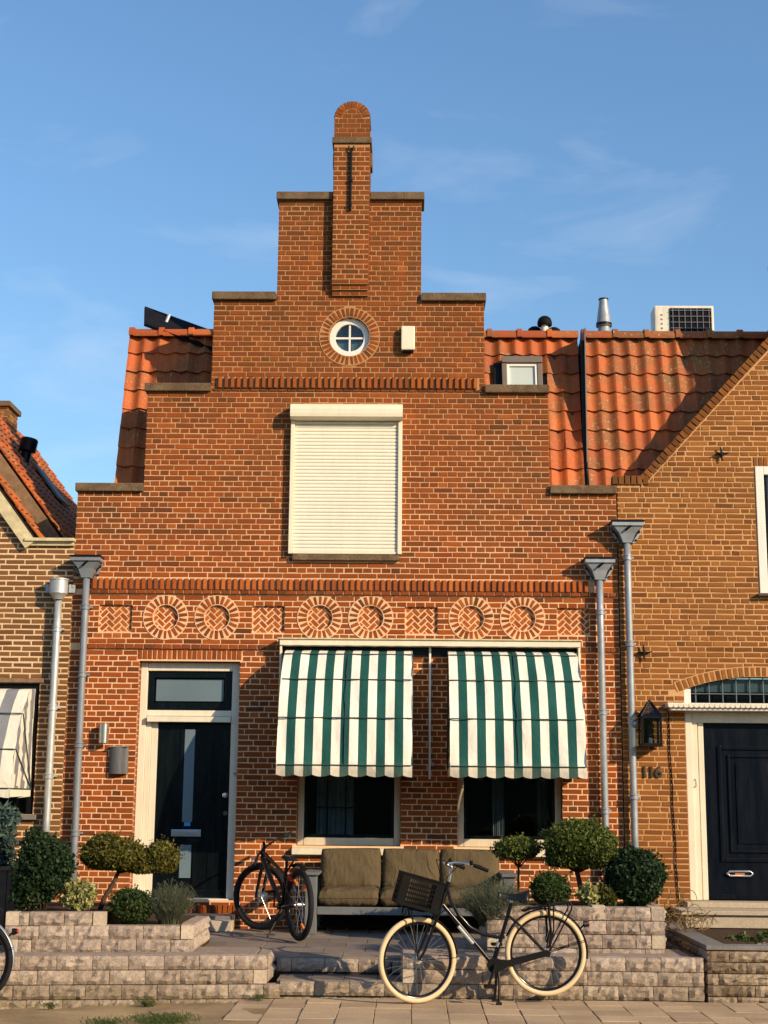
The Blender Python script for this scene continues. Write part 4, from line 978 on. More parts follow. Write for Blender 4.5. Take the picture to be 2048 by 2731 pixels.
for i in range(10): x = 3.30+.155*i; mb.bbox(x-.0055, x+.0055, .06, .08, 2.835, min(3.0+.13*math.sqrt(max(0, 1-((x-4.01)/.86)**2)), 3.13), .002)
mb.bbox(3.24, 4.78, .055, .078, 2.942, 2.952, .002); mb.build('lead_bars', 'leadbar', d2)
MB().box(3.24, 4.78, .085, .09, 2.835, 3.13).build('fanlight_pane', 'glass', d2)
MB().box(3.24, 4.78, .10, .12, 2.97, 3.12).build('fanlight_blind', 'frosted', d2)
lf = MB().bbox(3.376, 4.66, .11, .16, .70, 2.62, .004).build('door_leaf', 'door2', d2)
mb = MB(); px0, px1, pz0, pz1 = 3.53, 4.30, 1.07, 2.36
for q in ((px0, px0+.045, pz0, pz1), (px1-.045, px1, pz0, pz1), (px0+.046, px1-.046, pz0, pz0+.045), (px0+.046, px1-.046, pz1-.045, pz1), (px0+.11, px0+.14, pz0+.1, pz1-.1), (px1-.14, px1-.11, pz0+.1, pz1-.1), (px0+.141, px1-.141, pz0+.1, pz0+.13), (px0+.141, px1-.141, pz1-.13, pz1-.1)): mb.bbox(q[0], q[1], .092, .11, q[2], q[3], .008)
mb.bbox(px0+.2, px1-.2, .098, .11, pz0+.2, pz1-.2, .01); mb.build('panel_mouldings', 'door2', d2)
mb = MB(); pts = [(3.60+.02, .086, .92), (3.85, .086, .92), (3.88, .086, .945), (3.85, .086, .97), (3.62, .086, .97), (3.59, .086, .945)]; mb.tube(pts, .012, 8, closed=True); mb.build('letter_slot', 'silver', d2, smooth=True)
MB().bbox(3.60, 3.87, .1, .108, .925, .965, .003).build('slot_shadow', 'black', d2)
MB().bbox(3.68, 3.79, .093, .101, .928, .948, .003).build('leaflet', 'orange', d2)
MB().bbox(3.38, 4.66, .07, .16, .662, .72, .006).build('weatherboard', 'door2', d2)
mb = MB(); mb.tube([(3.262, .04, 1.98), (3.262, .015, 1.98), (3.262, .01, 1.95), (3.262, .012, 1.90), (3.262, .04, 1.90)], .008, 8); mb.build('catch', 'zinc', d2)
MB().tube([(2.965+.055*t/10+.006*math.sin(t*2.1), -.012, 2.74-.21*t) for t in range(11)], .007, 6).build('cable', 'black', H2)

# ================================================================== LEFT HOUSE
H3 = thing('brick_house', (-5.4, 0, 0.3), 'yellow-brown brick house with white joints at the left edge', 'house')
LX1 = -3.925; LX0 = -8.9; LA = -6.4; LS = 1.31
def lrake(x): return 4.66+LS*(-4.46-(x if x > LA else 2*LA-x))
outer3 = [(LX0, -.1), (LX1, -.1), (LX1, 4.64), (-4.46, 4.64), (LA, lrake(LA)), (2*LA+4.46, 4.64), (LX0, 4.64)]
W3 = (-6.4, -4.245, 1.52, 3.0)
mb = MB(); slab(mb, outer3, [rect(*W3)], 0.0045, .3, [.14], 1); wall3 = mb.build('wall', ['mortar_pale', 'tan_side'], H3)
def region3(z0, z1):
    if z1 < 4.65: return [(LX0, LX1)]
    hw = (-4.46-(z0-4.66)/LS)-LA
    return [(LA-hw, LA+hw)] if hw > .1 else []
rg3 = random.Random(9)
br3 = lay(.2, 6.6, 0.0635, 0.0150, region3, [('r', *W3), ('r', W3[0]-.05, W3[1]+.05, 3.0, 3.06)], 'stretch', rg3)
br3a = [b for b in br3 if b[0] > -5.6]; br3 = br3a
br3 = [b for b in br3 if b[3] <= 4.65]+cut_to([b for b in br3 if b[3] > 4.65], [(LA-(lrake(LA)-4)/LS, 4), (LA+(lrake(LA)-4)/LS, 4), (LA, lrake(LA))], wall3, 'brick_brown', rg3)
build_bricks(br3, wall3, 'brick_brown', rg3, jit=.003, view=lambda b: b[0] > -5.0, zmin=1.5)
# right-hand strip of header bricks beside the pipe reads shorter: the reveal of the window
w4 = MB().box(W3[0], W3[1], .13, .14, W3[2], W3[3]).build('window', 'interior', H3)
MB().bbox(W3[1]-.09, W3[1]-.003, .03, .12, W3[2]+.003, W3[3]-.003, .006).build('frame', 'black', w4)
MB().bbox(W3[0], W3[1]-.092, .03, .12, W3[3]-.10, W3[3]-.003, .006).build('frame', 'black', w4)
MB().box(W3[0], W3[1]-.09, .07, .076, W3[2], W3[3]-.1).build('pane', 'glass', w4)
MB().bbox(W3[0]-.05, W3[1]+.05, -.03, .02, 3.005, 3.055, .006).build('lintel', 'wood_old', H3)
MB().bbox(W3[0]-.05, W3[1]+.05, -.05, .02, W3[2]-.06, W3[2]-.003, .006).build('sill', 'bluestone', w4)
# verge boards, cornice and tiled slope running back
MB().bbox(-4.50, -3.915, -.09, .3, 4.652, 4.69, .006).build('cornice', 'barge', H3)
MB().bbox(-4.46, -3.93, -.04, .004, 4.605, 4.651, .006).build('cornice', 'barge', H3)
tl = math.atan(LS); dx, dz = -math.cos(tl), math.sin(tl)
def along(t, off=0.0): return (-4.33+dx*t+off*math.sin(tl), 4.69+dz*t+off*math.cos(tl))
def board(name, mat, t0, t1, o0, o1, y0, y1, base_off=0.0):
    b = MB(); b.prism([along(t0, o0), along(t1, o0), along(t1, o1), along(t0, o1)][::-1], y0, y1); return b.build(name, mat, H3)
board('verge_board', 'barge', 0.0, 3.4, -.20, -.06, -.07, -.02)
def slope_tiles(y0, y1, off, t0, t1, name, per=0.22, parent=None):
    """pantile courses lying on the right-hand slope; columns run along y"""
    b = MB(); rows = int((t1-t0)/.235); nc = max(1, int((y1-y0)/per))
    for r_ in range(rows):
        ta, tb = t0+.235*r_, t0+.235*(r_+1)+.04
        for c in range(nc):
            ya = y0+per*c; b.tn = rng.random(); n = 6; o = len(b.v)
            for t, lift in ((ta, .03), (tb, .006)):
                for i in range(n+1):
                    h = .022*math.cos(2*math.pi*i/n); x, z = along(t, off+lift+h); b.v.append((x, ya+per*i/n, z))
            for i in range(n+1):
                h = .022*math.cos(2*math.pi*i/n)-.02; x, z = along(ta, off+.03+h); b.v.append((x, ya+per*i/n, z))
            for i in range(n): b.face((o+i, o+i+1, o+n+2+i, o+n+1+i)); b.face((o+2*n+2+i, o+2*n+3+i, o+i+1, o+i))
            b.face((o, o+n+1, o+2*n+2)); b.face((o+n, o+2*n+1, o+3*n+2))
    return b.build(name, 'tile_old', parent or H3, tones=True, kind='stuff')
board('roof', 'moss_roof', -.05, 3.4, -.06, -.035, -.02, .75)
slope_tiles(-.06, .70, -.03, 0, 3.3, 'roof_tiles')
board('verge_board', 'wood_old', .05, 3.4, -.12, .13, .71, .78)
board('roof', 'moss_roof', -.05, 3.4, .09, .12, .78, 6.4)
slope_tiles(.80, 6.4, .13, 0, 3.3, 'roof_tiles')
MB().bbox(-4.35, -3.93, .8, 6.4, 4.6, 4.74, .01).build('gutter', 'zinc_grey', H3)
board('skylight', 'lead', 1.35, 2.0, .19, .22, 3.4, 4.0)
mb = MB()
for (x0, x1, z0, z1, s) in lay(5.6, 7.45, .0635, .012, lambda a, b: [(-6.76, -6.02)], [], 'cross', rg3): v, f = brick_geo(x1-x0, z1-z0, .05, .003, rg3); mb.tn = rng.random(); mb.add([(x+(x0+x1)/2, y+4.2, z+(z0+z1)/2) for x, y, z in v], f)
for (x0, x1, z0, z1, s) in lay(5.6, 7.45, .0635, .012, lambda a, b: [(4.2, 4.75)], [], 'cross', rg3): v, f = brick_geo(x1-x0, z1-z0, .05, .003, rg3); mb.tn = rng.random(); mb.add([(-6.02-y, x+(x0+x1)/2, z+(z0+z1)/2) for x, y, z in v], f)
ch = MB().box(-6.76, -6.028, 4.207, 4.75, 5.4, 7.45).build('chimney', 'mortar_tan', H3)
mb.build('brick_courses', 'brick_brown', ch, tones=True, kind='stuff')
MB().bbox(-6.81, -5.98, 4.14, 4.8, 7.45, 7.53, .01).build('chimney_cap', 'coping', ch)
# flue
fp = thing('roof_flue', (-5.41, 3.0, 6.0), 'short black flue pipe with wide cap on the left roof', 'flue')
ax = Matrix.Translation((-5.45, 3.0, 6.02)) @ Matrix.Rotation(R(10), 4, 'Y')
MB().lathe(0, 0, [(.13, -.25), (.12, -.02), (.075, .05), (.07, .46)], 16).xform(ax).build('pipe', 'black', fp, smooth=40)
MB().lathe(0, 0, [(.115, .46), (.12, .465), (.12, .63), (.10, .65)], 16).xform(ax).build('cap', 'black', fp, smooth=40)

# ================================================================== DOWNPIPES
def downpipe(x, z_top, z_bot, mat, label, kind='box', y=-.085, r_=.040, w_=.34, lean=0.0, coll=()):
    t = thing('downpipe', (x, y, z_bot), label, 'downpipe', 'downpipes between the houses')
    hb = z_top-.235
    if kind == 'box':
        b = MB(); hw = w_/2
        lv = [(z_top, hw, -.12), (z_top-.045, hw, -.12), (z_top-.05, hw*.90, -.10), (z_top-.13, hw*.52, -.07), (z_top-.22, .055, -.05), (hb, .052, -.048)]
        for z, a, f in lv: b.v.extend([(x-a, y+f, z), (x+a, y+f, z), (x+a, -.004, z), (x-a, -.004, z)])
        for i in range(len(lv)-1):
            for k in range(4): k2 = (k+1) % 4; b.face((i*4+k, i*4+k2, i*4+4+k2, i*4+4+k))
        b.build('hopper_head', mat, t)
        MB().bbox(x-hw-.012, x+hw+.012, y-.135, -.003, z_top, z_top+.018, .004).build('hopper_rim', 'black', t)
        MB().box(x-hw+.01, x+hw-.01, y-.12, -.006, z_top-.002, z_top+.004).build('hopper_lid', mat, t)
        for sx in (-1, 1):
            b = MB(); b.prism([(x+sx*hw*.98, z_top-.05), (x+sx*(hw*1.0), z_top-.09), (x+sx*.10, z_top-.225), (x+sx*.07, z_top-.225)][::sx], -.03, -.01); b.build('fixing_flange', mat, t)
            for zz, xx in ((z_top-.095, hw*.86), (z_top-.19, .115)): MB().tube([(x+sx*xx, -.045, zz), (x+sx*xx, -.01, zz)], .012, 8).build('bolt', 'black', t)
        MB().tube([(x+.035, y-.13, z_top-.05), (x-.03, y-.10, z_top-.105)], .012, 8).build('overflow_spout', 'black', t)
    else:
        b = MB(); b.lathe(x, y-.02, [(.055, -.24), (.075, -.20), (.105, -.17), (.105, -.02), (.115, -.015), (.115, 0)], 20, z_top); b.build('hopper_head', mat, t, smooth=40)
        for sx in (-1, 1): b = MB(); b.bbox(x+sx*.135-.04, x+sx*.135+.04, -.02, -.006, z_top-.15, z_top-.05, .01); b.tube([(x+sx*.15, -.03, z_top-.07), (x+sx*.15, -.015, z_top-.07)], .015, 8); b.build('fixing_flange', mat, t)
    b = MB(); b.tube([(x+lean*i/6, y, hb+.01+(z_bot-hb)*i/6) for i in range(7)], r_, 16); b.build('pipe', mat, t, smooth=True)
    for z in coll:
        f = (hb-z)/(hb-z_bot); xx = x+lean*f
        b = MB(); b.lathe(xx, y, [(r_+.001, -.035), (r_+.012, -.03), (r_+.012, -.012), (r_+.004, -.008), (r_+.004, .012), (r_+.011, .016), (r_+.011, .03), (r_+.001, .035)], 18, z); b.bbox(xx+r_-.01, xx+r_+.035, y+.02, -.004, z-.012, z+.012, .003); b.build('pipe_collar', mat, t, smooth=35)
downpipe(-4.061, 4.20, .95, 'zinc_new', 'bright round-headed zinc downpipe, leftmost on the brown house', 'round', coll=(3.62, 2.72, 1.95), r_=.042)
downpipe(-3.748, 4.452, .62, 'zinc_grey', 'grey downpipe with boxy hopper head at left corner of red house', coll=(3.88, 3.10, 2.30, 1.32), lean=.02)
downpipe(2.205, 4.468, .72, 'zinc', 'downpipe with boxy hopper on the red house beside right awning', coll=(3.86, 2.72, 1.62), lean=.015)
downpipe(2.532, 4.905, .75, 'zinc', 'taller downpipe with wide hopper on the tan house beside the lantern', w_=.36, coll=(4.50, 3.50, 2.62, 1.78), lean=.012)

# ================================================================== ROLLER SHUTTER
rs = thing('roller_shutter', (XC, -.05, 4.52), 'closed cream roller shutter over the upper middle window', 'shutter')
b = MB(); pts = [(-.004, 6.128), (-.15, 6.128), (-.178, 6.15), (-.185, 6.19), (-.185, 6.24), (-.172, 6.285), (-.14, 6.31), (-.004, 6.314)]
n = len(pts)
for x in (-1.411, -.084): b.v.extend([(x, y, z) for y, z in pts])
for i in range(n): b.face((i, (i+1) % n, n+(i+1) % n, n+i))
b.face(list(range(n))); b.face([n+i for i in range(n)][::-1]); b.build('shutter_box', 'plastic_cream', rs)
for x in (-1.408, -.134): MB().bbox(x, x+.048, -.075, -.004, 4.525, 6.127, .005).build('guide_rail', 'plastic_cream', rs)
sb = MB(); prof = [(0, 0), (-.010, .004), (-.013, .017), (-.013, .024), (-.010, .036), (0, .0405)]
for x in (-.6115, .6115): sb.v.extend([(x, y, z) for y, z in prof])
for i in range(5): sb.face((i, i+1, 6+i+1, 6+i))
sm = sb.mesh('slat', 'slat', smooth=40)
for i in range(37): link('slat', sm, rs, loc=(-.746, -.034+rng.uniform(-.001, .001), 4.555+.0425*i))
MB().bbox(-1.357, -.136, -.055, -.02, 4.527, 4.556, .004).build('bottom_bar', 'plastic_cream', rs)
MB().box(-1.357, -.136, -.03, -.006, 4.527, 6.127).build('backing', 'cream_dk', rs)
# small fixtures
ab = thing('alarm_box', (-.026, -.06, 7.0), 'small cream alarm box right of the round window', 'box')
MB().bbox(-.108, .056, -.085, -.003, 7.005, 7.303, .014).build('cover', 'plastic_cream', ab); MB().bbox(-.09, .04, -.07, -.003, 6.988, 7.004, .004).build('base', 'black', ab)
wl = thing('wall_lamp', (-3.46, -.08, 2.32), 'small cylindrical steel wall lamp left of the dark door', 'lamp')
MB().lathe(-3.46, -.085, [(.05, 0), (.056, .004), (.056, .218), (.05, .222)], 24, 2.32).build('shade', 'steel', wl, smooth=40); MB().bbox(-3.49, -3.43, -.04, -.003, 2.37, 2.50, .004).build('bracket', 'steel', wl)
lb = thing('letterbox', (-3.29, -.06, 1.98), 'grey ribbed half-round letterbox below the steel wall lamp', 'letterbox')
b = MB(); n = 48; ring = []
for i in range(n+1):
    a = math.pi*i/n; rr = 1+(.03 if i % 2 else 0); ring.append((-3.29-.104*rr*math.cos(a), -.004-.075*rr*math.sin(a)))
for z in (1.98, 2.277): b.v.extend([(x, y, z) for x, y in ring])
for i in range(n): b.face((i, i+1, n+2+i, n+1+i))
b.face(list(range(n+1))[::-1]); b.face([n+1+i for i in range(n+1)]); b.build('body', 'grey_ribbed', lb)
MB().bbox(-3.395, -3.185, -.082, -.003, 2.278, 2.288, .003).build('lid', 'zinc_grey', lb)
# lantern
ln = thing('wall_lantern', (2.73, -.15, 2.34), 'black glass lantern with pointed roof on the tan brick wall', 'lantern')
b = MB(); lx, ly = 2.732, -.155; hw = .105; t = .011
for sx in (-1, 1):
    for sy in (-1, 1): b.bbox(lx+sx*hw-t, lx+sx*hw+t, ly+sy*hw-t, ly+sy*hw+t, 2.355, 2.655, .003)
for z in (2.345, 2.645):
    for s_ in (-1, 1): b.bbox(lx-hw-t, lx+hw+t, ly+s_*hw-t, ly+s_*hw+t, z, z+.024, .003); b.bbox(lx+s_*hw-t, lx+s_*hw+t, ly-hw+t+.001, ly+hw-t-.001, z+.001, z+.023, .003)
for sx in (-1, 1):
    for sy in (-1, 1): b.tube([(lx+sx*(hw+.012), ly+sy*(hw+.012), 2.665), (lx+sx*.012, ly+sy*.012, 2.835)], .012, 6)
b.tube([(lx, ly, 2.82), (lx, ly, 2.86)], [.03, .008], 8); b.bbox(lx-hw-.02, lx+hw+.02, ly-hw-.02, ly+hw+.02, 2.335, 2.346, .003); b.bbox(lx-.02, lx+.02, ly+hw, -.003, 2.36, 2.62, .004)
b.build('frame', 'black', ln)
for sy in (-1, 1): MB().box(lx-hw+t, lx+hw-t, ly+sy*hw-.002, ly+sy*hw+.002, 2.37, 2.645).build('pane', 'glass', ln)
for sx in (-1, 1): MB().box(lx+sx*hw-.002, lx+sx*hw+.002, ly-hw+t, ly+hw-t, 2.37, 2.645).build('pane', 'glass', ln)
for k in range(4):
    b = MB(); c, s_ = math.cos(k*math.pi/2), math.sin(k*math.pi/2)
    q = [(-hw, -hw-.008, 2.67), (hw, -hw-.008, 2.67), (.01, -.012, 2.825), (-.01, -.012, 2.825)]; b.add([(lx+x*c-y*s_, ly+x*s_+y*c, z) for x, y, z in q], [(0, 1, 2, 3)]); b.build('roof_pane', 'glass_dim', ln)
MB().lathe(lx, ly, [(.018, 0), (.018, .07), (.012, .075)], 12, 2.357).build('candle_sleeve', 'candle', ln, smooth=40); MB().lathe(lx, ly, [(.006, 0), (.012, .025), (.003, .07)], 10, 2.432).build('bulb', 'glass', ln, smooth=True)
# house number
hn = thing('house_number', (2.75, -.02, 1.98), 'dark metal house number 116 under the black lantern', 'number')
for i, ch_ in enumerate('116'):
    cu = bpy.data.curves.new('digit', 'FONT'); cu.body = ch_; cu.size = .175; cu.extrude = .006; cu.bevel_depth = .0015; cu.offset = .003
    tmp = bpy.data.objects.new('tmp', cu); col.objects.link(tmp); dg = bpy.context.evaluated_depsgraph_get(); me = bpy.data.meshes.new_from_object(tmp.evaluated_get(dg)); bpy.data.objects.remove(tmp)
    me.materials.clear(); me.materials.append(M['bronze'])
    for v in me.vertices: v.co = Vector((2.638+.078*i+v.co.x, -.011-v.co.z, 1.998+v.co.y))
    link('digit', me, hn)

# ================================================================== AWNINGS
ah = thing('awning_housing', (.25, -.06, 1.95), 'cream awning header board with rails over the front windows', 'awning frame')
MB().bbox(-1.473, 1.963, -.17, -.028, 3.446, 3.512, .006).build('header_board', 'cream', ah)
MB().bbox(-1.50, 1.985, -.19, -.028, 3.513, 3.53, .005).build('lead_cap', 'barge', ah)
for x, z0 in ((-1.472, 2.05), (.238, 1.955), (1.938, 2.05)): MB().bbox(x, x+.024, -.15 if x != .238 else -.06, -.004, z0, 3.445, .004).build('side_rail', 'cream' if x != .238 else 'white', ah)
MB().box(-1.445, 1.935, -.03, -.005, 3.34, 3.445).build('dark_slot', 'black', ah)
MB().bbox(.262, .30, -.05, -.004, 2.10, 2.14, .004).build('cleat', 'zinc', ah)
def awning(x0, x1, label, mats, nstr, top, prof, n_sc, scz, hoops, rgs, side=True, group='striped folding awnings'):
    t = thing('awning', ((x0+x1)/2, -.1, prof[-1][1]), label, 'awning', group)
    def pt(s):                               # smooth profile, s in 0..len-1
        i = min(int(s), len(prof)-2); f = s-i; p = [Vector(prof[max(0, min(len(prof)-1, k))]) for k in (i-1, i, i+1, i+2)]
        return 0.5*((2*p[1])+(-p[0]+p[2])*f+(2*p[0]-5*p[1]+4*p[2]-p[3])*f*f+(-p[0]+3*p[1]-3*p[2]+p[3])*f**3)
    NS = (len(prof)-1)*6; sub = 6; NX = nstr*sub; W_ = x1-x0
    ph = [rgs.uniform(0, 6.28) for _ in range(8)]
    b = MB()
    for i in range(NS+1):
        s = i/6; p = pt(s)
        for k in range(NX+1):
            u = k/NX; bow = .022*math.sin(math.pi*min(1, (s % 1)))*(1 if s < len(prof)-1.01 else 0)
            wr = .008*math.sin(17*u+ph[0]+2*s)+.006*math.sin(31*u+ph[1]-3*s)+.005*math.sin(12*u+9*s+ph[5])+.009*math.exp(-((u*14)**2))*math.sin(5*s+ph[2])+.009*math.exp(-(((1-u)*14)**2))*math.sin(6*s+ph[3])
            b.v.append((x0+W_*u, p.x+bow*.5+wr, p.y-bow*.3))
    for i in range(NS):
        for k in range(NX):
            b.cur = (k//sub) % 2; m = NX+1; b.face((i*m+k, i*m+k+1, (i+1)*m+k+1, (i+1)*m+k))
    b.build('canopy', mats, t, smooth=True)
    yb, zb = prof[-1]; v = MB(); nx2 = nstr*8
    for j in range(5):
        for k in range(nx2+1):
            u = k/nx2; sc = abs(math.sin(math.pi*n_sc*u)); zl = scz+.022*(1-sc**.7)
            v.v.append((x0+W_*u, yb-.006+.006*math.sin(9*u+ph[4])*j+.004*math.sin(40*u)*j/4, zb+(zl-zb)*j/4))
    for j in range(4):
        for k in range(nx2): v.cur = (k//8) % 2; m = nx2+1; v.face((j*m+k, j*m+k+1, (j+1)*m+k+1, (j+1)*m+k))
    v.build('valance', mats, t, smooth=True)
    # closed cheeks, striped along the wall
    piv = (-.03, zb)
    for xx in (x0, x1):
        c = MB(); rowsn = 10
        for i in range(NS+1):
            p = pt(i/6)
            for j in range(rowsn+1): f = j/rowsn; c.v.append((xx+rgs.uniform(-.003, .003)+(.01 if xx == x0 else -.01)*math.sin(math.pi*f), p.x+(piv[0]-p.x)*f, p.y+(piv[1]-p.y)*f))
        for i in range(NS):
            for j in range(rowsn): m = rowsn+1; c.cur = int(abs(c.v[i*m+j][1]-yb)/(W_/nstr)) % 2; c.face((i*m+j, i*m+j+1, (i+1)*m+j+1, (i+1)*m+j))
        c.build('cheek', mats, t, smooth=True)
        c = MB(); c.add([(xx, yb, zb), (xx, piv[0], zb), (xx, piv[0], scz+.02), (xx, yb*.66, scz), (xx, yb*.33, scz+.02), (xx, yb, scz+.01)], [(0, 1, 2, 3, 4, 5)]); c.build('cheek_valance', mats, t)
    for s in hoops:
        p = pt(s); off = -.012
        pts = [(x0-.004, piv[0], piv[1]), (x0-.004, p.x+off+.02, p.y), (x0+.02, p.x+off, p.y+.002), (x1-.02, p.x+off, p.y+.002), (x1+.004, p.x+off+.02, p.y), (x1+.004, piv[0], piv[1])]
        MB().tube(pts, .007, 6).build('hoop', 'aw_seam' if 'aw_seam' in M else 'black', t)
    # centre seam
    xm = x0+W_*.5; b = MB(); b.tube([(xm, pt(i/4).x-.006, pt(i/4).y) for i in range((len(prof)-1)*4+1)], .006, 6); b.build('seam', 'aw_seam', t)
    return t
M['aw_seam'] = plain('dark_green_piping', (0.008, 0.04, 0.036), 0.7)
PROF = [(-.06, 3.40), (-.36, 3.325), (-.72, 3.012), (-.95, 2.58), (-1.05, 2.075)]
ra = random.Random(21)
awning(-1.402, .048, 'green and white striped awning over the window beside the front door', ['aw_white', 'aw_green'], 15, 0, PROF, 7.5, 1.955, (1, 2, 3, 4), ra)
awning(.452, 1.905, 'green and white striped awning over the window nearer the tan house', ['aw_white', 'aw_green'], 15, 0, PROF, 7.5, 1.955, (1, 2, 3, 4), ra)
awning(-6.35, -4.275, 'grey and cream striped awning at the left picture edge', ['aw_cream', 'aw_grey'], 15, 0, [(-.06, 2.93), (-.27, 2.89), (-.56, 2.62), (-.78, 2.22), (-.9, 1.80)], 7.5, 1.70, (2, 3, 4), ra)

# ================================================================== SOFA AND CUSHIONS
sf = thing('garden_sofa', (.05, -.45, .32), 'grey painted wooden three seat garden sofa against the brick wall', 'sofa')
for x0, x1 in ((-1.10, -.935), (1.005, 1.17)):
    MB().bbox(x0+.02, x1-.02, -.85, -.74, .318, .925, .008).build('leg', 'sofa', sf); MB().bbox(x0+.02, x1-.02, -.14, -.05, .328, .925, .008).build('leg', 'sofa', sf)
    MB().bbox(x0, x1, -.88, -.04, .926, .955, .006).build('arm', 'sofa', sf)
    MB().bbox(x0+.04, x1-.04, -.735, -.145, .53, .62, .006).build('side_rail', 'sofa', sf)
MB().bbox(-.95, 1.02, -.85, -.81, .522, .602, .006).build('front_rail', 'sofa', sf)
for i in range(8): MB().bbox(-.94, 1.01, -.78+.09*i, -.71+.09*i, .565, .59, .005).build('seat_slat', 'sofa', sf)
for i in range(4): MB().bbox(-.94, 1.01, -.10, -.075, .66+.1*i, .74+.1*i, .005).build('back_slat', 'sofa', sf)
MB().box(-.93, 1.0, -.16, -.15, .34, .55).build('under_panel', 'black', sf)  # black sheet standing in for the deep shade beneath the seat
def pillow(name, c, w_, h_, t_, mat_rot, label, group, seed):
    rr = random.Random(seed); ph = [rr.uniform(0, 6.28) for _ in range(6)]; b = MB(); nx, nz = 26, 20
    def pos(u, v, sgn):
        e = (1-abs(u)**6)*(1-abs(v)**6); th = t_/2*(max(0, e)**.36)
        pin = 1-.045*(abs(u)*abs(v))**3; side = 1-.025*(1-u*u)*(abs(v) > .5)*abs(v)
        wr = .004*math.sin(9*u+5*v+ph[0])+.003*math.sin(16*v-7*u+ph[1])
        edge = .010*math.exp(-((1-abs(u))/.22)**2)*math.sin(22*v+ph[2])+.008*math.exp(-((1-abs(v))/.25)**2)*math.sin(24*u+ph[3])
        sag = -.012*math.cos(u*1.6)*(v > 0)*v
        return (u*w_/2*pin*side, sgn*(th+(wr+edge)*(e > 0.02)), v*h_/2*pin+sag*h_)
    for sgn in (-1, 1):
        o = len(b.v)
        for j in range(nz+1):
            for i in range(nx+1): u, v = math.sin((2*i/nx-1)*math.pi/2), math.sin((2*j/nz-1)*math.pi/2); b.v.append(pos(u, v, sgn))
        for j in range(nz):
            for i in range(nx): q = (o+j*(nx+1)+i, o+j*(nx+1)+i+1, o+(j+1)*(nx+1)+i+1, o+(j+1)*(nx+1)+i); b.face(q if sgn < 0 else q[::-1])
    CM = Matrix.Translation(c) @ mat_rot; b.xform(CM); bm = bmesh.new(); me = b.mesh(name, 'cushion', smooth=True); bm.from_mesh(me); bmesh.ops.remove_doubles(bm, verts=bm.verts[:], dist=.0008); bm.to_mesh(me); bm.free()
    o = link(name, me, None, label, 'cushion', group)
    rim = [pos(math.sin((2*i/24-1)*math.pi/2), -1, 1) for i in range(24)]+[pos(1, math.sin((2*i/20-1)*math.pi/2), 1) for i in range(20)]+[pos(-math.sin((2*i/24-1)*math.pi/2), 1, 1) for i in range(24)]+[pos(-1, -math.sin((2*i/20-1)*math.pi/2), 1) for i in range(20)]
    k = MB(); k.tube([(x, 0, z) for x, y, z in rim], .006, 6, closed=True); k.xform(CM); k.build('piping', 'cushion', o, smooth=True)
    return o
back_lab = ['taupe back cushion at the left end of the sofa', 'taupe back cushion in the middle of the sofa', 'taupe back cushion at the right end of the sofa']
seat_lab = ['taupe seat cushion at the left end of the sofa', 'taupe seat cushion in the middle of the sofa', 'taupe seat cushion at the right end of the sofa']
for i, (xc, ww) in enumerate(((-.615, .66), (.045, .63), (.685, .65))):
    pillow('back_cushion', (xc, -.30+.012*i, .972), ww, .45, .19, Matrix.Rotation(R(-13), 4, 'X') @ Matrix.Rotation(R((-1.2, .6, 1)[i]), 4, 'Y'), back_lab[i], 'sofa back cushions', 31+i)
for i, xc in enumerate((-.62, .035, .68)):
    pillow('seat_cushion', (xc, -.52, .695), .655, .68, .20, Matrix.Rotation(R(90), 4, 'X'), seat_lab[i], 'sofa seat cushions', 41+i)

# ================================================================== ROOF THINGS
sp = thing('solar_panel', (-3.0, 1.2, 7.5), 'tilted dark solar panel on the flat roof at left', 'solar panel')
A_, B_, C_ = Vector((-3.50, 1.45, 8.075)), Vector((-2.1, 1.45, 7.56)), Vector((-3.36, .75, 7.60)); D_ = B_+C_-A_; nn = (B_-A_).cross(C_-A_).normalized()*.035
b = MB(); b.add([tuple(p) for p in (A_, B_, D_, C_, A_+nn, B_+nn, D_+nn, C_+nn)], [(0, 1, 2, 3), (4, 5, 6, 7), (0, 1, 5, 4), (1, 2, 6, 5), (2, 3, 7, 6), (3, 0, 4, 7)]); b.build('panel', 'solar', sp)
MB().tube([(-3.22, 1.0, 7.45), (-3.13, 1.2, 7.87)], .022, 6).build('strut', 'zinc_new', sp); MB().bbox(-2.72, -2.50, .95, 1.02, 7.47, 7.60, .004).build('bracket', 'zinc', sp)
ac_ = thing('air_conditioner', (3.57, 1.4, 7.5), 'cream outdoor air conditioner unit on the right roof', 'air conditioner')
MB().bbox(3.17, 3.94, 1.3, 1.62, 7.50, 8.06, .02).build('casing', 'acwhite', ac_); MB().bbox(3.365, 3.905, 1.285, 1.302, 7.54, 8.02, .006).build('fan_opening', 'solar', ac_)
for i in range(7): MB().box(3.40+.078*i, 3.406+.078*i, 1.272, 1.284, 7.55, 8.01).build('grille_bar', 'zinc_grey', ac_)
for i in range(6): MB().box(3.37, 3.90, 1.268, 1.2715, 7.58+.08*i, 7.586+.08*i).build('grille_bar', 'zinc_grey', ac_)
for i in range(5): MB().bbox(3.25, 3.275, 1.294, 1.3, 7.68+.06*i, 7.70+.06*i, .003).build('badge_mark', 'zinc_grey', ac_)
v1 = thing('roof_vent', (2.47, 1.0, 7.5), 'tapered grey vent pipe standing on the right roof', 'vent')
MB().lathe(2.47, 1.0, [(.085, -.1), (.085, .10), (.075, .14), (.075, .17), (.098, .175), (.098, .235), (.088, .24), (.086, .29), (.056, .50), (.056, .53)], 22, 7.49).build('pipe', 'zinc', v1, smooth=35)
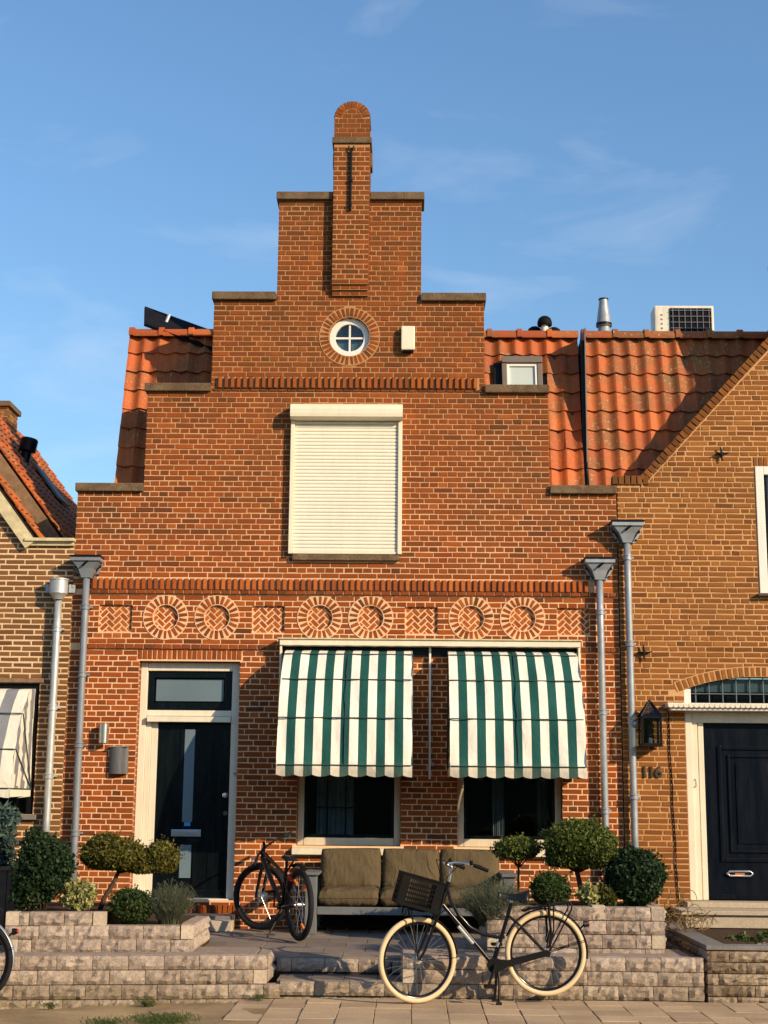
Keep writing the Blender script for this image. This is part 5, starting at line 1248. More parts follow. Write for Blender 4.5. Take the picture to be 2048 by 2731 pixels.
MB().lathe(2.47, 1.0, [(.055, .53), (.064, .533), (.064, .546), (.045, .548)], 22, 7.49).build('cap', 'black', v1, smooth=35); MB().lathe(2.47, 1.0, [(.101, .18), (.101, .215)], 22, 7.49).build('band', 'black', v1, smooth=35)
for x, r_, z, lab in ((1.715, .095, 7.765, 'black domed vent cowl on white pipe behind the right ridge'), (1.60, .10, 7.675, 'low black domed vent left of the taller cowl'), (1.845, .10, 7.665, 'low black domed vent right of the taller cowl')):
    v2 = thing('vent_cowl', (x, 1.0, 7.45), lab, 'vent', 'black vent cowls behind the ridge')
    MB().lathe(x, 1.0 if r_ < .1 else 1.15, [(r_*.95, -.02), (r_, 0), (r_*.98, .03), (r_*.8, .075), (r_*.45, .10), (.01, .108)], 20, z-.07).build('dome', 'blackplastic', v2, smooth=40)
    MB().lathe(x, 1.0 if r_ < .1 else 1.15, [(.045, 0), (.045, z-.08-7.4)], 16, 7.40).build('pipe', 'white' if r_ < .1 else 'blackplastic', v2, smooth=40)

# ================================================================== PLANTS
def leaves(b, pts, nrm, size, rr, asp=1.6, spread=0.8, tfun=None):
    n = len(pts); rd = rr.normal(size=(n, 3)); d = nrm*(1-spread)+rd*spread*.8; d /= np.linalg.norm(d, axis=1)[:, None]+1e-9
    a = np.cross(d, rr.normal(size=(n, 3))); a /= np.linalg.norm(a, axis=1)[:, None]+1e-9; c = np.cross(d, a)
    s = size*rr.uniform(.6, 1.3, n)[:, None]; a = a*s*asp*.5; c = c*s*.5
    v = np.stack([pts-a, pts+c, pts+a, pts-c], 1).reshape(-1, 3); o = len(b.v); b.v.extend(map(tuple, v.tolist()))
    tn = np.clip(rr.normal(.45, .22, n), 0, 1) if tfun is None else tfun(pts, n)
    for i in range(n): b.tn = float(tn[i]); b.face((o+4*i, o+4*i+1, o+4*i+2, o+4*i+3))
def blob(b, c, rad, n, size, rr, lump=.12, lumps=18, flat=None, asp=1.6, spread=.75, fill=.33, tfun=None):
    """leaf shell of an uneven ellipsoid"""
    d = rr.normal(size=(n, 3)); d /= np.linalg.norm(d, axis=1)[:, None]
    k = rr.normal(size=(lumps, 3)); k /= np.linalg.norm(k, axis=1)[:, None]; amp = rr.uniform(-1, 1, lumps)
    bumpv = (np.exp(-(1-d@k.T)*9)*amp).sum(1)*lump
    r = (1-rr.uniform(0, 1, n)**2*fill)*(1+bumpv)+rr.normal(0, .03, n)*(1+2.0*(rr.uniform(0, 1, n) > .93))
    p = d*r[:, None]*np.array(rad)
    if flat is not None: p[:, 2] = np.where(p[:, 2] < -rad[2]*flat, -rad[2]*flat+(p[:, 2]+rad[2]*flat)*.25, p[:, 2])
    leaves(b, p+np.array(c), d, size, rr, asp, spread, tfun)
    m = n//90; sd = rr.normal(size=(m, 3)); sd[:, 2] = np.abs(sd[:, 2])*.8-.1; sd /= np.linalg.norm(sd, axis=1)[:, None]; L_ = rr.uniform(.02, .07, m)
    for q in range(5):
        pp = sd*np.array(rad)*.98+(sd+rr.normal(0, .12, (m, 3)))*(L_*q/4)[:, None]
        leaves(b, pp+np.array(c), sd, size*.9, rr, asp, .9, tfun)
def limb(b, pts, r0, r1, seg=8):
    n = len(pts); b.tube(pts, [r0+(r1-r0)*i/(n-1) for i in range(n)], seg)
def shrub(name, loc, label, cat, mat, fn, group=None, stem=None):
    t = thing(name, loc, label, cat, group); b = MB(); fn(b); b.build('foliage', mat, t, tones=True)
    if stem: s = MB(); stem(s); s.build('stem', 'bark', t, smooth=True)
    return t
rr = np.random.RandomState(5)
def ball(c, rad, n, size, stems=7, **k):
    def f(b): blob(b, c, rad, n, size, rr, **k)
    def s(b):
        for i in range(stems): a = 6.28*i/stems; limb(b, [(c[0]+.03*math.cos(a), c[1]+.03*math.sin(a), c[2]-rad[2]-.06), (c[0]+rad[0]*.3*math.cos(a), c[1]+rad[1]*.3*math.sin(a), c[2]-rad[2]*.3), (c[0]+rad[0]*.65*math.cos(a), c[1]+rad[1]*.65*math.sin(a), c[2]+rad[2]*.3)], .010, .004, 5)
    return f, s
f, s = ball((-3.36, -2.95, 1.055), (.25, .24, .30), 7500, .027, lump=.26, lumps=30); shrub('shrub', (-3.36, -2.95, .68), 'round dark green glossy shrub at the left end of the planter', 'shrub', 'leaf_dark', f, stem=s)
def yew(b):
    blob(b, (-2.79, -2.60, 1.175), (.30, .28, .185), 12000, .018, rr, lump=.26, lumps=30, flat=.62, asp=2.4)
    blob(b, (-2.32, -2.58, 1.155), (.155, .17, .155), 4600, .017, rr, lump=.16, flat=.8, asp=2.4)
    blob(b, (-2.50, -2.60, 1.10), (.18, .17, .12), 2600, .017, rr, lump=.16, flat=.6, asp=2.4)
def yst(b):
    limb(b, [(-2.90, -2.6, .66), (-2.86, -2.6, .78), (-2.78, -2.6, .92), (-2.72, -2.6, 1.06), (-2.73, -2.6, 1.18)], .026, .014)
    limb(b, [(-2.73, -2.6, 1.02), (-2.58, -2.6, 1.05), (-2.42, -2.58, 1.08), (-2.32, -2.58, 1.15)], .014, .008)
    limb(b, [(-2.72, -2.6, 1.05), (-2.86, -2.6, 1.10), (-2.98, -2.62, 1.14)], .014, .006)
shrub('clipped_yew', (-2.9, -2.6, .67), 'clipped golden yew with leaning bare trunk before the front door', 'tree', 'leaf_yew2', yew, stem=yst)
f, s = ball((-2.535, -2.93, .725), (.205, .19, .155), 6000, .018, lump=.16, lumps=30); shrub('shrub', (-2.53, -2.93, .57), 'small clipped box ball under the leaning yew', 'shrub', 'leaf_box', f, 'clipped box balls', s)
f, s = ball((1.345, -2.60, .905), (.172, .165, .162), 5600, .018, lump=.14, lumps=30); shrub('shrub', (1.345, -2.6, .75), 'small clipped box ball between bicycle saddle and clipped tree', 'shrub', 'leaf_box', f, 'clipped box balls', s)
def spray(c, rad, h, n, wid, lean=.5, droop=0.0, segs=3):
    def f(b):
        for i in range(n):
            a = rr.uniform(0, 6.28); q = math.sqrt(rr.uniform(0, 1)); x0, y0 = c[0]+rad*.45*q*math.cos(a), c[1]+rad*.45*q*math.sin(a)
            hh = h*rr.uniform(.45, 1.0)*(1-.35*q); lx, ly = rad*lean*q*math.cos(a)+rr.normal(0, .02), rad*lean*q*math.sin(a)+rr.normal(0, .02)
            tw = rr.uniform(0, 3.14); wx, wy = wid*math.cos(tw), wid*math.sin(tw); b.tn = float(np.clip(rr.normal(.45, .22), 0, 1)); o = len(b.v)
            for k in range(segs+1):
                t = k/segs; w_ = (1-t*.8); z = c[2]+hh*(t-droop*t*t); b.v.append((x0+lx*t*t-wx*w_, y0+ly*t*t-wy*w_, z)); b.v.append((x0+lx*t*t+wx*w_, y0+ly*t*t+wy*w_, z))
            for k in range(segs): b.face((o+2*k, o+2*k+1, o+2*k+3, o+2*k+2))
            m = 5   # side needles
            for k in range(m):
                t = rr.uniform(.15, 1); px, py, pz = x0+lx*t*t, y0+ly*t*t, c[2]+hh*(t-droop*t*t); an = rr.uniform(0, 6.28); L_ = rr.uniform(.02, .04); o = len(b.v)
                b.v.extend([(px, py, pz), (px+L_*math.cos(an)-.003, py+L_*math.sin(an), pz+L_*.8), (px+L_*math.cos(an)+.003, py+L_*math.sin(an), pz+L_*.8+.004)]); b.face((o, o+1, o+2))
    return f
shrub('lavender', (-2.19, -2.9, .57), 'grey-green lavender bush at the right end of the left planter', 'shrub', 'leaf_lav', spray((-2.185, -2.9, .56), .20, .47, 900, .004, .85), 'lavender bushes')
shrub('lavender', (.79, -2.75, .56), 'large grey-green lavender bush behind the bicycle saddle', 'shrub', 'leaf_lav', spray((.80, -2.78, .58), .27, .50, 1500, .004, .9), 'lavender bushes')
f, s = ball((-3.02, -2.93, .825), (.155, .13, .135), 900, .034, lump=.2, fill=.8); shrub('variegated_shrub', (-3.02, -2.93, .68), 'small cream variegated shrub beside the dark round shrub', 'shrub', 'leaf_var', f, stem=s)
f, s = ball((1.72, -2.62, .855), (.12, .11, .115), 650, .032, lump=.2, fill=.8); shrub('variegated_shrub', (1.72, -2.62, .75), 'small yellowish variegated shrub at the foot of the large clipped tree', 'shrub', 'leaf_var', f, stem=s)
f, s = ball((1.88, -2.62, .84), (.10, .1, .10), 800, .026, lump=.15); shrub('shrub', (1.88, -2.62, .75), 'low bronze-green shrub in front of the dark round shrub', 'shrub', 'leaf_yew', f, stem=s)
f, s = ball((2.185, -2.50, 1.03), (.27, .255, .26), 7500, .027, lump=.24, lumps=30); shrub('shrub', (2.18, -2.5, .75), 'round dark green glossy shrub at the right corner of the planter', 'shrub', 'leaf_dark', f, stem=s)
def big(b): blob(b, (1.66, -2.30, 1.285), (.355, .32, .245), 18000, .018, rr, lump=.24, lumps=30, flat=.68, asp=2.2)
def bigs(b):
    limb(b, [(1.70, -2.32, .74), (1.675, -2.32, .88), (1.64, -2.3, 1.06), (1.65, -2.3, 1.2)], .030, .018)
    for a in range(6): limb(b, [(1.645, -2.3, 1.05), (1.65+.16*math.cos(a), -2.3+.16*math.sin(a), 1.12), (1.66+.27*math.cos(a), -2.3+.25*math.sin(a), 1.22)], .012, .004, 5)
shrub('clipped_tree', (1.70, -2.3, .75), 'large mushroom-shaped clipped tree on a short trunk in the right planter', 'tree', 'leaf_top', big, 'clipped standard trees', bigs)
def sml(b): blob(b, (1.085, -2.15, 1.255), (.222, .20, .125), 4500, .018, rr, lump=.16, flat=.6, fill=.6)
def smls(b):
    limb(b, [(1.09, -2.15, .74), (1.085, -2.15, .95), (1.09, -2.15, 1.12), (1.09, -2.15, 1.2)], .013, .010)
    for a in range(7): limb(b, [(1.09, -2.15, 1.08), (1.09+.08*math.cos(a), -2.15+.08*math.sin(a), 1.16), (1.09+.17*math.cos(a), -2.15+.15*math.sin(a), 1.24)], .008, .003, 5)
shrub('clipped_tree', (1.09, -2.15, .75), 'small clipped ball tree on thin stem beside the sofa', 'tree', 'leaf_top', sml, 'clipped standard trees', smls)
def hang(b):
    for k in range(9): blob(b, (-4.02+.05*math.sin(k*2.1), -2.5+.05*math.cos(k), 1.53-.055*k), (.24-.008*k, .2, .10), 420, .035, rr, lump=.3, asp=3.4, fill=.7)
shrub('blue_conifer', (-4.0, -2.5, .75), 'drooping blue-green conifer at the left picture edge', 'shrub', 'leaf_blue', hang, stem=lambda b: limb(b, [(-4.03, -2.5, .6), (-4.02, -2.5, 1.1), (-4.03, -2.5, 1.5)], .03, .012))
fb = thing('wooden_tub', (-4.1, -2.45, .33), 'weathered brown wooden tub under the blue conifer', 'planter')
for i in range(10): MB().bbox(-4.62+.095*i, -4.53+.095*i, -2.70, -2.67, .33, 1.03+.004*math.sin(i*5), .004).build('stave', 'darkwood', fb)
for i in range(5): MB().bbox(-3.70, -3.67, -2.66+.095*i, -2.575+.095*i, .33, 1.03, .004).build('stave', 'darkwood', fb)
MB().bbox(-4.64, -3.66, -2.72, -2.18, 1.031, 1.06, .006).build('rim', 'wood_old', fb)
# dry curled grass between the houses
def curls(b):
    for i in range(46):
        cx, cy, cz = 2.72+rr.uniform(-.16, .25), -1.75+rr.uniform(-.25, .25), .50+rr.uniform(0, .10); r_ = rr.uniform(.05, .10); a0 = rr.uniform(0, 6.28); ti = rr.uniform(0, 6.28)
        pts = [(cx+r_*math.cos(a0+t*.45)*math.cos(ti)+.012*t*math.sin(ti), cy+r_*math.cos(a0+t*.45)*math.sin(ti), cz+r_*.75*math.sin(a0+t*.45)+.002*t) for t in range(11)]
        b.tn = float(rr.uniform(0, 1)); b.tube(pts, .0035, 4)
    for i in range(7):
        cx, cz = 2.62+.045*i, .62+.07*(i % 3); b.tube([(cx+.075*math.cos(t*.5), -1.6, cz+.10*math.sin(t*.5)) for t in range(10)], .0035, 4)
shrub('dry_grass', (2.75, -1.75, .45), 'tangle of dry curled grass beside the right planter', 'plant', 'leaf_dry', curls)
def weed(b):
    for k in range(14): blob(b, (3.12+rr.uniform(-.15, .35), -2.75+rr.uniform(-.2, .2), .47+rr.uniform(0, .06)), (.05, .05, .03), 22, .03, rr, fill=.9)
shrub('weed', (3.2, -2.75, .4), 'low yellow-green weed in the gravel bed at the right edge', 'plant', 'leaf_grass', weed)
for i, (x, y, s_, lab) in enumerate(((3.20, -2.95, .035, 'pale pebble beside the low yellow-green weed'), (3.27, -2.90, .042, 'larger pale pebble right of the weed'))):
    bm = bmesh.new(); bmesh.ops.create_icosphere(bm, subdivisions=2, radius=s_)
    for v in bm.verts: v.co *= 1+.12*math.sin(v.co.x*90+i)+.1*math.sin(v.co.y*80)
    b = MB(); b.bm(bm, Matrix.Translation((x, y, .44)) @ Matrix.Diagonal((1.2, 1, .75, 1))); b.build('pebble', 'terrazzo', None, smooth=True, label=lab, cat='stone', group='pale pebbles')
# grass tufts in the pavement
def tuft(c, n, h, rad, name, label):
    t = thing(name, c, label, 'grass', 'weeds in the pavement'); b = MB(); spray(c, rad, h, n, .004, 1.4, .35)(b); b.build('blades', 'leaf_grass', t, tones=True)
tuft((-1.95, -4.55, -.06), 260, .085, .20, 'grass_tuft', 'thick green grass tuft at the bottom edge of the pavement')
tuft((-2.40, -4.6, -.07), 70, .05, .14, 'grass_tuft', 'thin grass tuft left of the thick one')
tuft((-2.22, -3.62, -.06), 40, .10, .08, 'grass_tuft', 'weed growing from the foot of the left wall')
tuft((-1.28, -3.42, -.02), 25, .06, .05, 'grass_tuft', 'tiny weed at the wall corner by the steps')
tuft((-3.05, -3.72, -.07), 25, .06, .05, 'grass_tuft', 'tiny weed at the foot of the wall near left edge')

# ================================================================== BICYCLES
def wheel(t, c, ax_u, r_, tyre_mat, tr=.024, rim_mat='blackgloss', spokes=28, hub_mat='silver', rim_w=.03):
    """ax_u: horizontal unit vector in the wheel plane"""
    u = Vector(ax_u).normalized(); zv = Vector((0, 0, 1)); nv = u.cross(zv); c = Vector(c); n = 56
    P_ = lambda a, rad, off=0: c+(u*math.cos(a)+zv*math.sin(a))*rad+nv*off
    w_ = thing_part('wheel', t); 
    MB().tube([P_(2*math.pi*i/n, r_-tr) for i in range(n)], tr, 12, closed=True).build('tyre', tyre_mat, w_, smooth=True)
    b = MB(); o = 0
    for rad, off in ((r_-2*tr+.006, .013), (r_-2*tr-.012, .011), (r_-2*tr-.018, 0), (r_-2*tr-.012, -.011), (r_-2*tr+.006, -.013)):
        for i in range(n): b.v.append(tuple(P_(2*math.pi*i/n, rad, off)))
    for q in range(4):
        for i in range(n): j = (i+1) % n; b.face((q*n+i, q*n+j, (q+1)*n+j, (q+1)*n+i))
    b.build('rim', rim_mat, w_, smooth=True)
    b = MB()
    for i in range(spokes):
        a = 2*math.pi*i/spokes; s_ = 1 if i % 2 else -1; ha = a+(.9 if (i//2) % 2 else -.9)
        b.tube([P_(ha, .028, s_*.028), P_(a, r_-2*tr-.015, 0)], .0013, 4, cap=False)
    b.build('spokes', 'silver', w_)
    MB().tube([tuple(c-nv*.05), tuple(c-nv*.034), tuple(c-nv*.033), tuple(c-nv*.022), tuple(c+nv*.022), tuple(c+nv*.033), tuple(c+nv*.034), tuple(c+nv*.05)], [.012, .012, .032, .02, .02, .032, .012, .012], 14).build('hub', hub_mat, w_, smooth=40)
    return w_
def thing_part(name, parent):
    """tiny mesh that carries sub-parts (an axle pin)"""
    return link(name, AXLE, parent)
AXLE = None
def city_bike(label, o, du, parts, colr=None):
    pass
def arc_guard(b, c, u, r_, a0, a1, w_=.022, n=26, th=.0):
    u = Vector(u).normalized(); zv = Vector((0, 0, 1)); nv = u.cross(zv); c = Vector(c); prof = [(-w_, -.010), (-w_*.6, 0), (0, .003), (w_*.6, 0), (w_, -.010)]; m = len(prof); o = len(b.v)
    for i in range(n+1):
        a = a0+(a1-a0)*i/n
        for off, dr_ in prof: b.v.append(tuple(c+(u*math.cos(a)+zv*math.sin(a))*(r_+dr_)+nv*off))
    for i in range(n):
        for k in range(m-1): b.face((o+i*m+k, o+i*m+k+1, o+(i+1)*m+k+1, o+(i+1)*m+k))
def bikeA(origin, yaw, label, tyre, basket, guard_mat, fr_mat='blackgloss', steer=R(14), group='parked bicycles', lift=.055):
    """Dutch roadster, front to -x; local x along the bike (0 at front hub), z up, local y across"""
    global AXLE
    t = thing('bicycle', origin, label, 'bicycle', group)
    c_, s_ = math.cos(yaw), math.sin(yaw); O = Vector(origin)
    W = lambda x, z, y=0.0: (O.x+x*c_-y*s_, O.y+x*s_+y*c_, O.z+z)
    u = (c_, s_, 0); r_ = .362
    b = MB(); b.tube([W(1.13, r_+lift, -.06), W(1.13, r_+lift, .06)], .006, 8); AXLE = b.mesh('axle', 'chrome')
    wr = wheel(t, W(1.13, r_+lift), u, r_, tyre)
    b = MB(); b.tube([W(0, r_, -.06), W(0, r_, .06)], .006, 8); AXLE = b.mesh('axle', 'chrome')
    cu, su = math.cos(yaw+steer), math.sin(yaw+steer); uf = (cu, su, 0); F0 = Vector(W(0, r_))
    # steering about the head axis: keep the wheel under the fork
    wf = wheel(t, tuple(F0), uf, r_, tyre)
    WF = lambda x, z, y=0.0: (F0.x+x*cu-y*su, F0.y+x*su+y*cu, O.z+z)
    BB = (.665, .318); HT = (.272, 1.02); HB = (.205, .80); ST = (.83, .84); SB = (.69, .345)
    f = MB()
    f.tube([W(*HB), W(*HT)], .021, 12)                                                       # head tube
    f.tube([W(HB[0]+.012, HB[1]+.03), W(*BB)], .018, 12)                                     # down tube
    q = [(.262, .955), (.29, .86), (.36, .74), (.46, .635), (.57, .575), (.70, .55), (.765, .553)]
    f.tube([W(*p) for p in q], .016, 12)                                                     # swan tube
    f.tube([W(BB[0], BB[1]), W(*ST)], .017, 12)                                              # seat tube
    for y in (-.045, .045):
        f.tube([W(BB[0]+.02, BB[1], y*.5), W(.85, .36, y), W(1.13, r_+lift, y)], .011, 8); f.tube([W(.795, .74, y*.35), W(.9, .65, y), W(1.13, r_+lift, y)], .010, 8)
    f.tube([W(BB[0], BB[1], -.045), W(BB[0], BB[1], .045)], .028, 14); f.build('frame', fr_mat, t, smooth=40)
    f = MB()
    for y in (-.055, .055):
        f.tube([W(.20, .80, -y*.6), W(.20, .80, y*.6), WF(.155, .70, y), WF(.05, .45, y), WF(0, r_, y)], [.014, .014, .014, .012, .009], 10)
    f.build('fork', fr_mat, t, smooth=40)
    MB().tube([W(.70, .47), W(.7145, .508)], .0185, 12).build('seat_tube_band', 'silver', t)
    # stem and bars
    MB().tube([W(.272, 1.0), W(.293, 1.115), W(.298, 1.145), W(.262, 1.162)], [.013, .013, .014, .016], 10).build('stem', 'silver', t, smooth=40)
    b = MB(); side = []
    for sg in (-1, 1):
        pts = [WF(.262-.0+.0, 1.162, 0), WF(.275, 1.172, .06*sg), WF(.30, 1.182, .14*sg), WF(.36, 1.178, .215*sg), WF(.44, 1.160, .245*sg)]; b.tube(pts, .011, 10); side.append(pts[-1])
    b.build('handlebar', 'chrome', t, smooth=True)
    for sg in (-1, 1):
        MB().tube([WF(.43, 1.162, .243*sg), WF(.47, 1.152, .252*sg), WF(.555, 1.118, .262*sg)], [.016, .018, .016], 12).build('grip', 'blackplastic', t, smooth=40)
        MB().tube([WF(.41, 1.165, .24*sg), WF(.405, 1.205, .24*sg)], [.018, .014], 10).build('brake_clamp', 'blackplastic', t, smooth=40)
    # saddle
    s = MB(); n = 14; prof = []
    for i in range(n+1):
        a = i/n; x = .715+.275*a; hw_ = .022+.075*max(0, (a-.30)/.7)**1.2 if a > .3 else .018+.012*a; hw_ *= math.sin(min(1, (1-a)*6+.15)*math.pi/2); z = .915-.022*math.sin(math.pi*a*1.1)+.012*a
        for k in range(9): th_ = math.pi*k/8; s.v.append(W(x, z+.020*math.sin(th_)-.058*(abs(math.cos(th_))**3)*(0.35+.65*a), hw_*math.cos(th_)))
    for i in range(n):
        for k in range(8): s.face((i*9+k, i*9+k+1, (i+1)*9+k+1, (i+1)*9+k))
    for i in (0, n): s.face([i*9+k for k in range(9)])
    so_ = s.build('saddle', 'leather', t, smooth=True)
    MB().tube([W(.825, .825), W(.843, .90)], .013, 12).build('seat_post', 'chrome', t, smooth=40)
    for y in (-.04, .04):
        b = MB(); b.tube([W(.93+.028*math.cos(a), .862+.03*0, y)[:2]+(O.z+.868+.028*math.sin(a),) for a in np.linspace(0, 6.28, 10)], .006, 6); b.build('saddle_spring', 'black', so_)
    # mudguards
    b = MB(); arc_guard(b, W(1.13, r_+lift), u, r_+.016, R(-8), R(158)); b.build('rear_mudguard', guard_mat, t, smooth=True)
    b = MB(); arc_guard(b, tuple(F0), uf, r_+.016, R(5), R(78)); b.build('front_mudguard', guard_mat, t, smooth=True)
    b = MB()
    for y in (-.045, .045): MB().tube([W(1.13, r_+lift, y), W(1.13+.36, r_+lift+.115, y*.5)], .003, 5).build('mudguard_stay', fr_mat, t); MB().tube([W(1.13, r_+lift, y), W(1.13+.36, r_+lift+.10, y*.5)], .003, 5).build('mudguard_stay', fr_mat, t)
    MB().tube([WF(0, r_, -.05), WF(.37, r_+.01, -.02)], .003, 5).build('mudguard_stay', fr_mat, t)
    # rear carrier
    k = MB(); rz = lambda x: .795+(x-.98)*.16
    for y in (-.07, .07): k.tube([W(.93, .775, y*.5), W(.98, rz(.98), y), W(1.15, rz(1.15), y), W(1.335, rz(1.335), y)], .010, 8)
    for y in (-.07, .07):
        k.tube([W(1.335, rz(1.335), y), W(1.355, .825, y), W(1.35, .79, y), W(1.30, .70, y), W(1.16, r_+lift+.03, y*.85)], .007, 8); k.tube([W(1.19, rz(1.19), y), W(1.19, .62, y), W(1.15, r_+lift+.02, y*.85)], .007, 8)
    for x in (1.0, 1.1, 1.2, 1.3): k.tube([W(x, rz(x), -.07), W(x, rz(x), .07)], .006, 6)
    k.build('rear_carrier', 'black', t, smooth=40)
    b = MB(); 
    for y in (-.078, .078): b.tube([W(1.145, rz(1.15)+.01, y), W(1.15, .74, y), W(1.165, .58, y), W(1.15, .50, y)], .012, 6)
    b.tube([W(1.145, rz(1.15)+.012, -.078), W(1.145, rz(1.15)+.012, .078)], .010, 6); b.build('carrier_straps', 'blackplastic', t)
    b = MB(); b.tube([W(1.475, .66, 0), W(1.515, .665, 0)], [.03, .022], 12); b.tube([W(1.44, .62), W(1.48, .66)], .008, 6); b.build('rear_lamp', 'black', t); MB().tube([W(1.516, .665), W(1.522, .666)], .021, 12).build('rear_reflector', 'red', t)
    # chain case and crank
    b = MB(); out = []
    for i in range(13): a = math.pi/2+math.pi*i/12; out.append((BB[0]+.064*math.cos(a), BB[1]+.064*math.sin(a)))
    out += [(.70, .266), (.78, .308), (1.12, r_+lift-.024)]+[(1.13+.03*math.cos(a), r_+lift+.03*math.sin(a)) for a in np.linspace(-math.pi/2, math.pi/2, 8)]+[(1.0, r_+lift+.0), (.78, .362), (.70, .372)]
    i0 = len(b.v); n = len(out)
    for y in (-.07, -.045): b.v.extend([W(x, z, y) for x, z in out])
    b.face(list(range(n))); b.face([n+i for i in range(n)][::-1])
    for i in range(n): b.face((i, (i+1) % n, n+(i+1) % n, n+i))
    b.build('chain_case', 'blackplastic', t)
    b = MB(); b.tube([W(*BB, -.09), W(.61, .165, -.10)], [.014, .010], 8); b.tube([W(*BB, .06), W(.72, .47, .09)], [.014, .010], 8); b.tube([W(*BB, -.1), W(*BB, .07)], .016, 10); b.build('crank', 'black', t, smooth=40)
    for p, y in (((.605, .155), -.15), ((.722, .478), .14)): MB().bbox(-.045, .045, -.045, .045, -.012, .012, .006).xform(Matrix.Translation(W(*p, y)) @ Matrix.Rotation(yaw, 4, 'Z')).build('pedal', 'blackplastic', t)
    # double stand
    b = MB()
    for y in (-.10, .10): b.tube([W(.70, .30, y*.3), W(.705, .18, y*.8), W(.695, .008, y)], .012, 8); b.tube([W(.67, .008, y), W(.72, .008, y)], .013, 8)
    b.build('stand', 'black', t, smooth=40)
    # decal on down tube
    a0 = Vector(W(.36, .645)); a1 = Vector(W(.49, .50)); MB().tube([tuple(a0), tuple(a1)], .0188, 12).build('decal', 'decal', t, smooth=40)
    if basket:
        # front carrier
        b = MB()
        for y in (-.12, .12): b.tube([W(.18, .775, y), W(.02, .775, y), W(-.085, .80, y), W(-.115, .785, y), W(-.12, .74, y)], .008, 8); b.tube([W(-.07, .79, y), W(-.03, .55, y*.6), W(-.0, r_, y*.45)], .007, 8)
        for x in (-.08, .0, .08, .16): b.tube([W(x, .785, -.12), W(x, .785, .12)], .006, 6)
        b.tube([W(-.12, .74, -.12), W(-.12, .74, .12)], .008, 8); b.tube([W(.18, .775, -.12), W(.235, .93, -.05), W(.24, .93, .05), W(.18, .775, .12)], .009, 8); b.build('front_carrier', 'black', t, smooth=40)
        # plastic crate
        cm = Matrix.Translation(W(.005, .925)) @ Matrix.Rotation(yaw+.0, 4, 'Z') @ Matrix.Rotation(R(15), 4, 'Y')
        L_, Hh, Ww = .375, .26, .30; e = .012; k = MB()
        def bar(x0, x1, y0, y1, z0, z1): k.box(x0, x1, y0, y1, z0, z1)
        for sy in (-1, 1):
            yy = (sy*Ww/2-.005, sy*Ww/2+.005)
            bar(-L_/2, L_/2, *yy, Hh/2-.03, Hh/2); bar(-L_/2, L_/2, *yy, -Hh/2, -Hh/2+.03)
            bar(-L_/2, -L_/2+.075, *yy, -Hh/2+.03, Hh/2-.03); bar(L_/2-.07, L_/2, *yy, -Hh/2+.03, Hh/2-.03)
            for i in range(1, 5): z = -Hh/2+.03+.2*i/5; bar(-L_/2+.075, L_/2-.07, *yy, z-.005, z+.005)
            for i in range(1, 13): x = -L_/2+.075+.23*i/13; bar(x-.003, x+.003, *yy, -Hh/2+.03, Hh/2-.03)
        for sx in (-1, 1):
            xx = (sx*L_/2-.005, sx*L_/2+.005)
            bar(*xx, -Ww/2, Ww/2, Hh/2-.03, Hh/2); bar(*xx, -Ww/2, Ww/2, -Hh/2, -Hh/2+.03); bar(*xx, -Ww/2, -Ww/2+.05, -Hh/2+.03, Hh/2-.03); bar(*xx, Ww/2-.05, Ww/2, -Hh/2+.03, Hh/2-.03)
            for i in range(1, 5): z = -Hh/2+.03+.2*i/5; bar(*xx, -Ww/2+.05, Ww/2-.05, z-.005, z+.005)
            for i in range(1, 10): y = -Ww/2+.05+.2*i/10; bar(*xx, y-.003, y+.003, -Hh/2+.03, Hh/2-.03)
        for i in range(14): y = -Ww/2+.01+.28*i/13; bar(-L_/2, L_/2, y-.005, y+.005, -Hh/2-.002, -Hh/2+.006)
        for i in range(5): x = -L_/2+.03+.32*i/4; bar(x-.008, x+.008, -Ww/2, Ww/2, -Hh/2-.008, -Hh/2-.003)
        for sy in (-1, 1): bar(-L_/2-.008, L_/2+.008, sy*Ww/2-.012, sy*Ww/2+.012, Hh/2, Hh/2+.01)
        for sx in (-1, 1): bar(sx*L_/2-.012, sx*L_/2+.012, -Ww/2+.013, Ww/2-.013, Hh/2+.001, Hh/2+.009)
        k.xform(cm); k.build('crate_basket', 'blackplastic', t)
    b = MB(); b.tube([WF(.40, 1.18, -.23), WF(.30, 1.16, -.2), W(.24, 1.05, -.06), W(.25, .93, -.03), W(.31, .80, -.03)], .004, 6); b.tube([WF(.40, 1.18, .23), WF(.22, 1.20, .12), W(.215, 1.05, .03), W(.19, .82, .03)], .004, 6); b.build('brake_cable', 'black', t)
    return t
bikeA((.095, -3.64, 0.0), R(7), 'black city bicycle with cream tyres and black crate basket in front', 'cream_rubber', True, 'blackgloss')
bikeA((-4.83, -3.95, -.075), R(0), 'bicycle with pale mudguard cut off by the left picture edge', 'rubber', False, 'silver', steer=R(3))

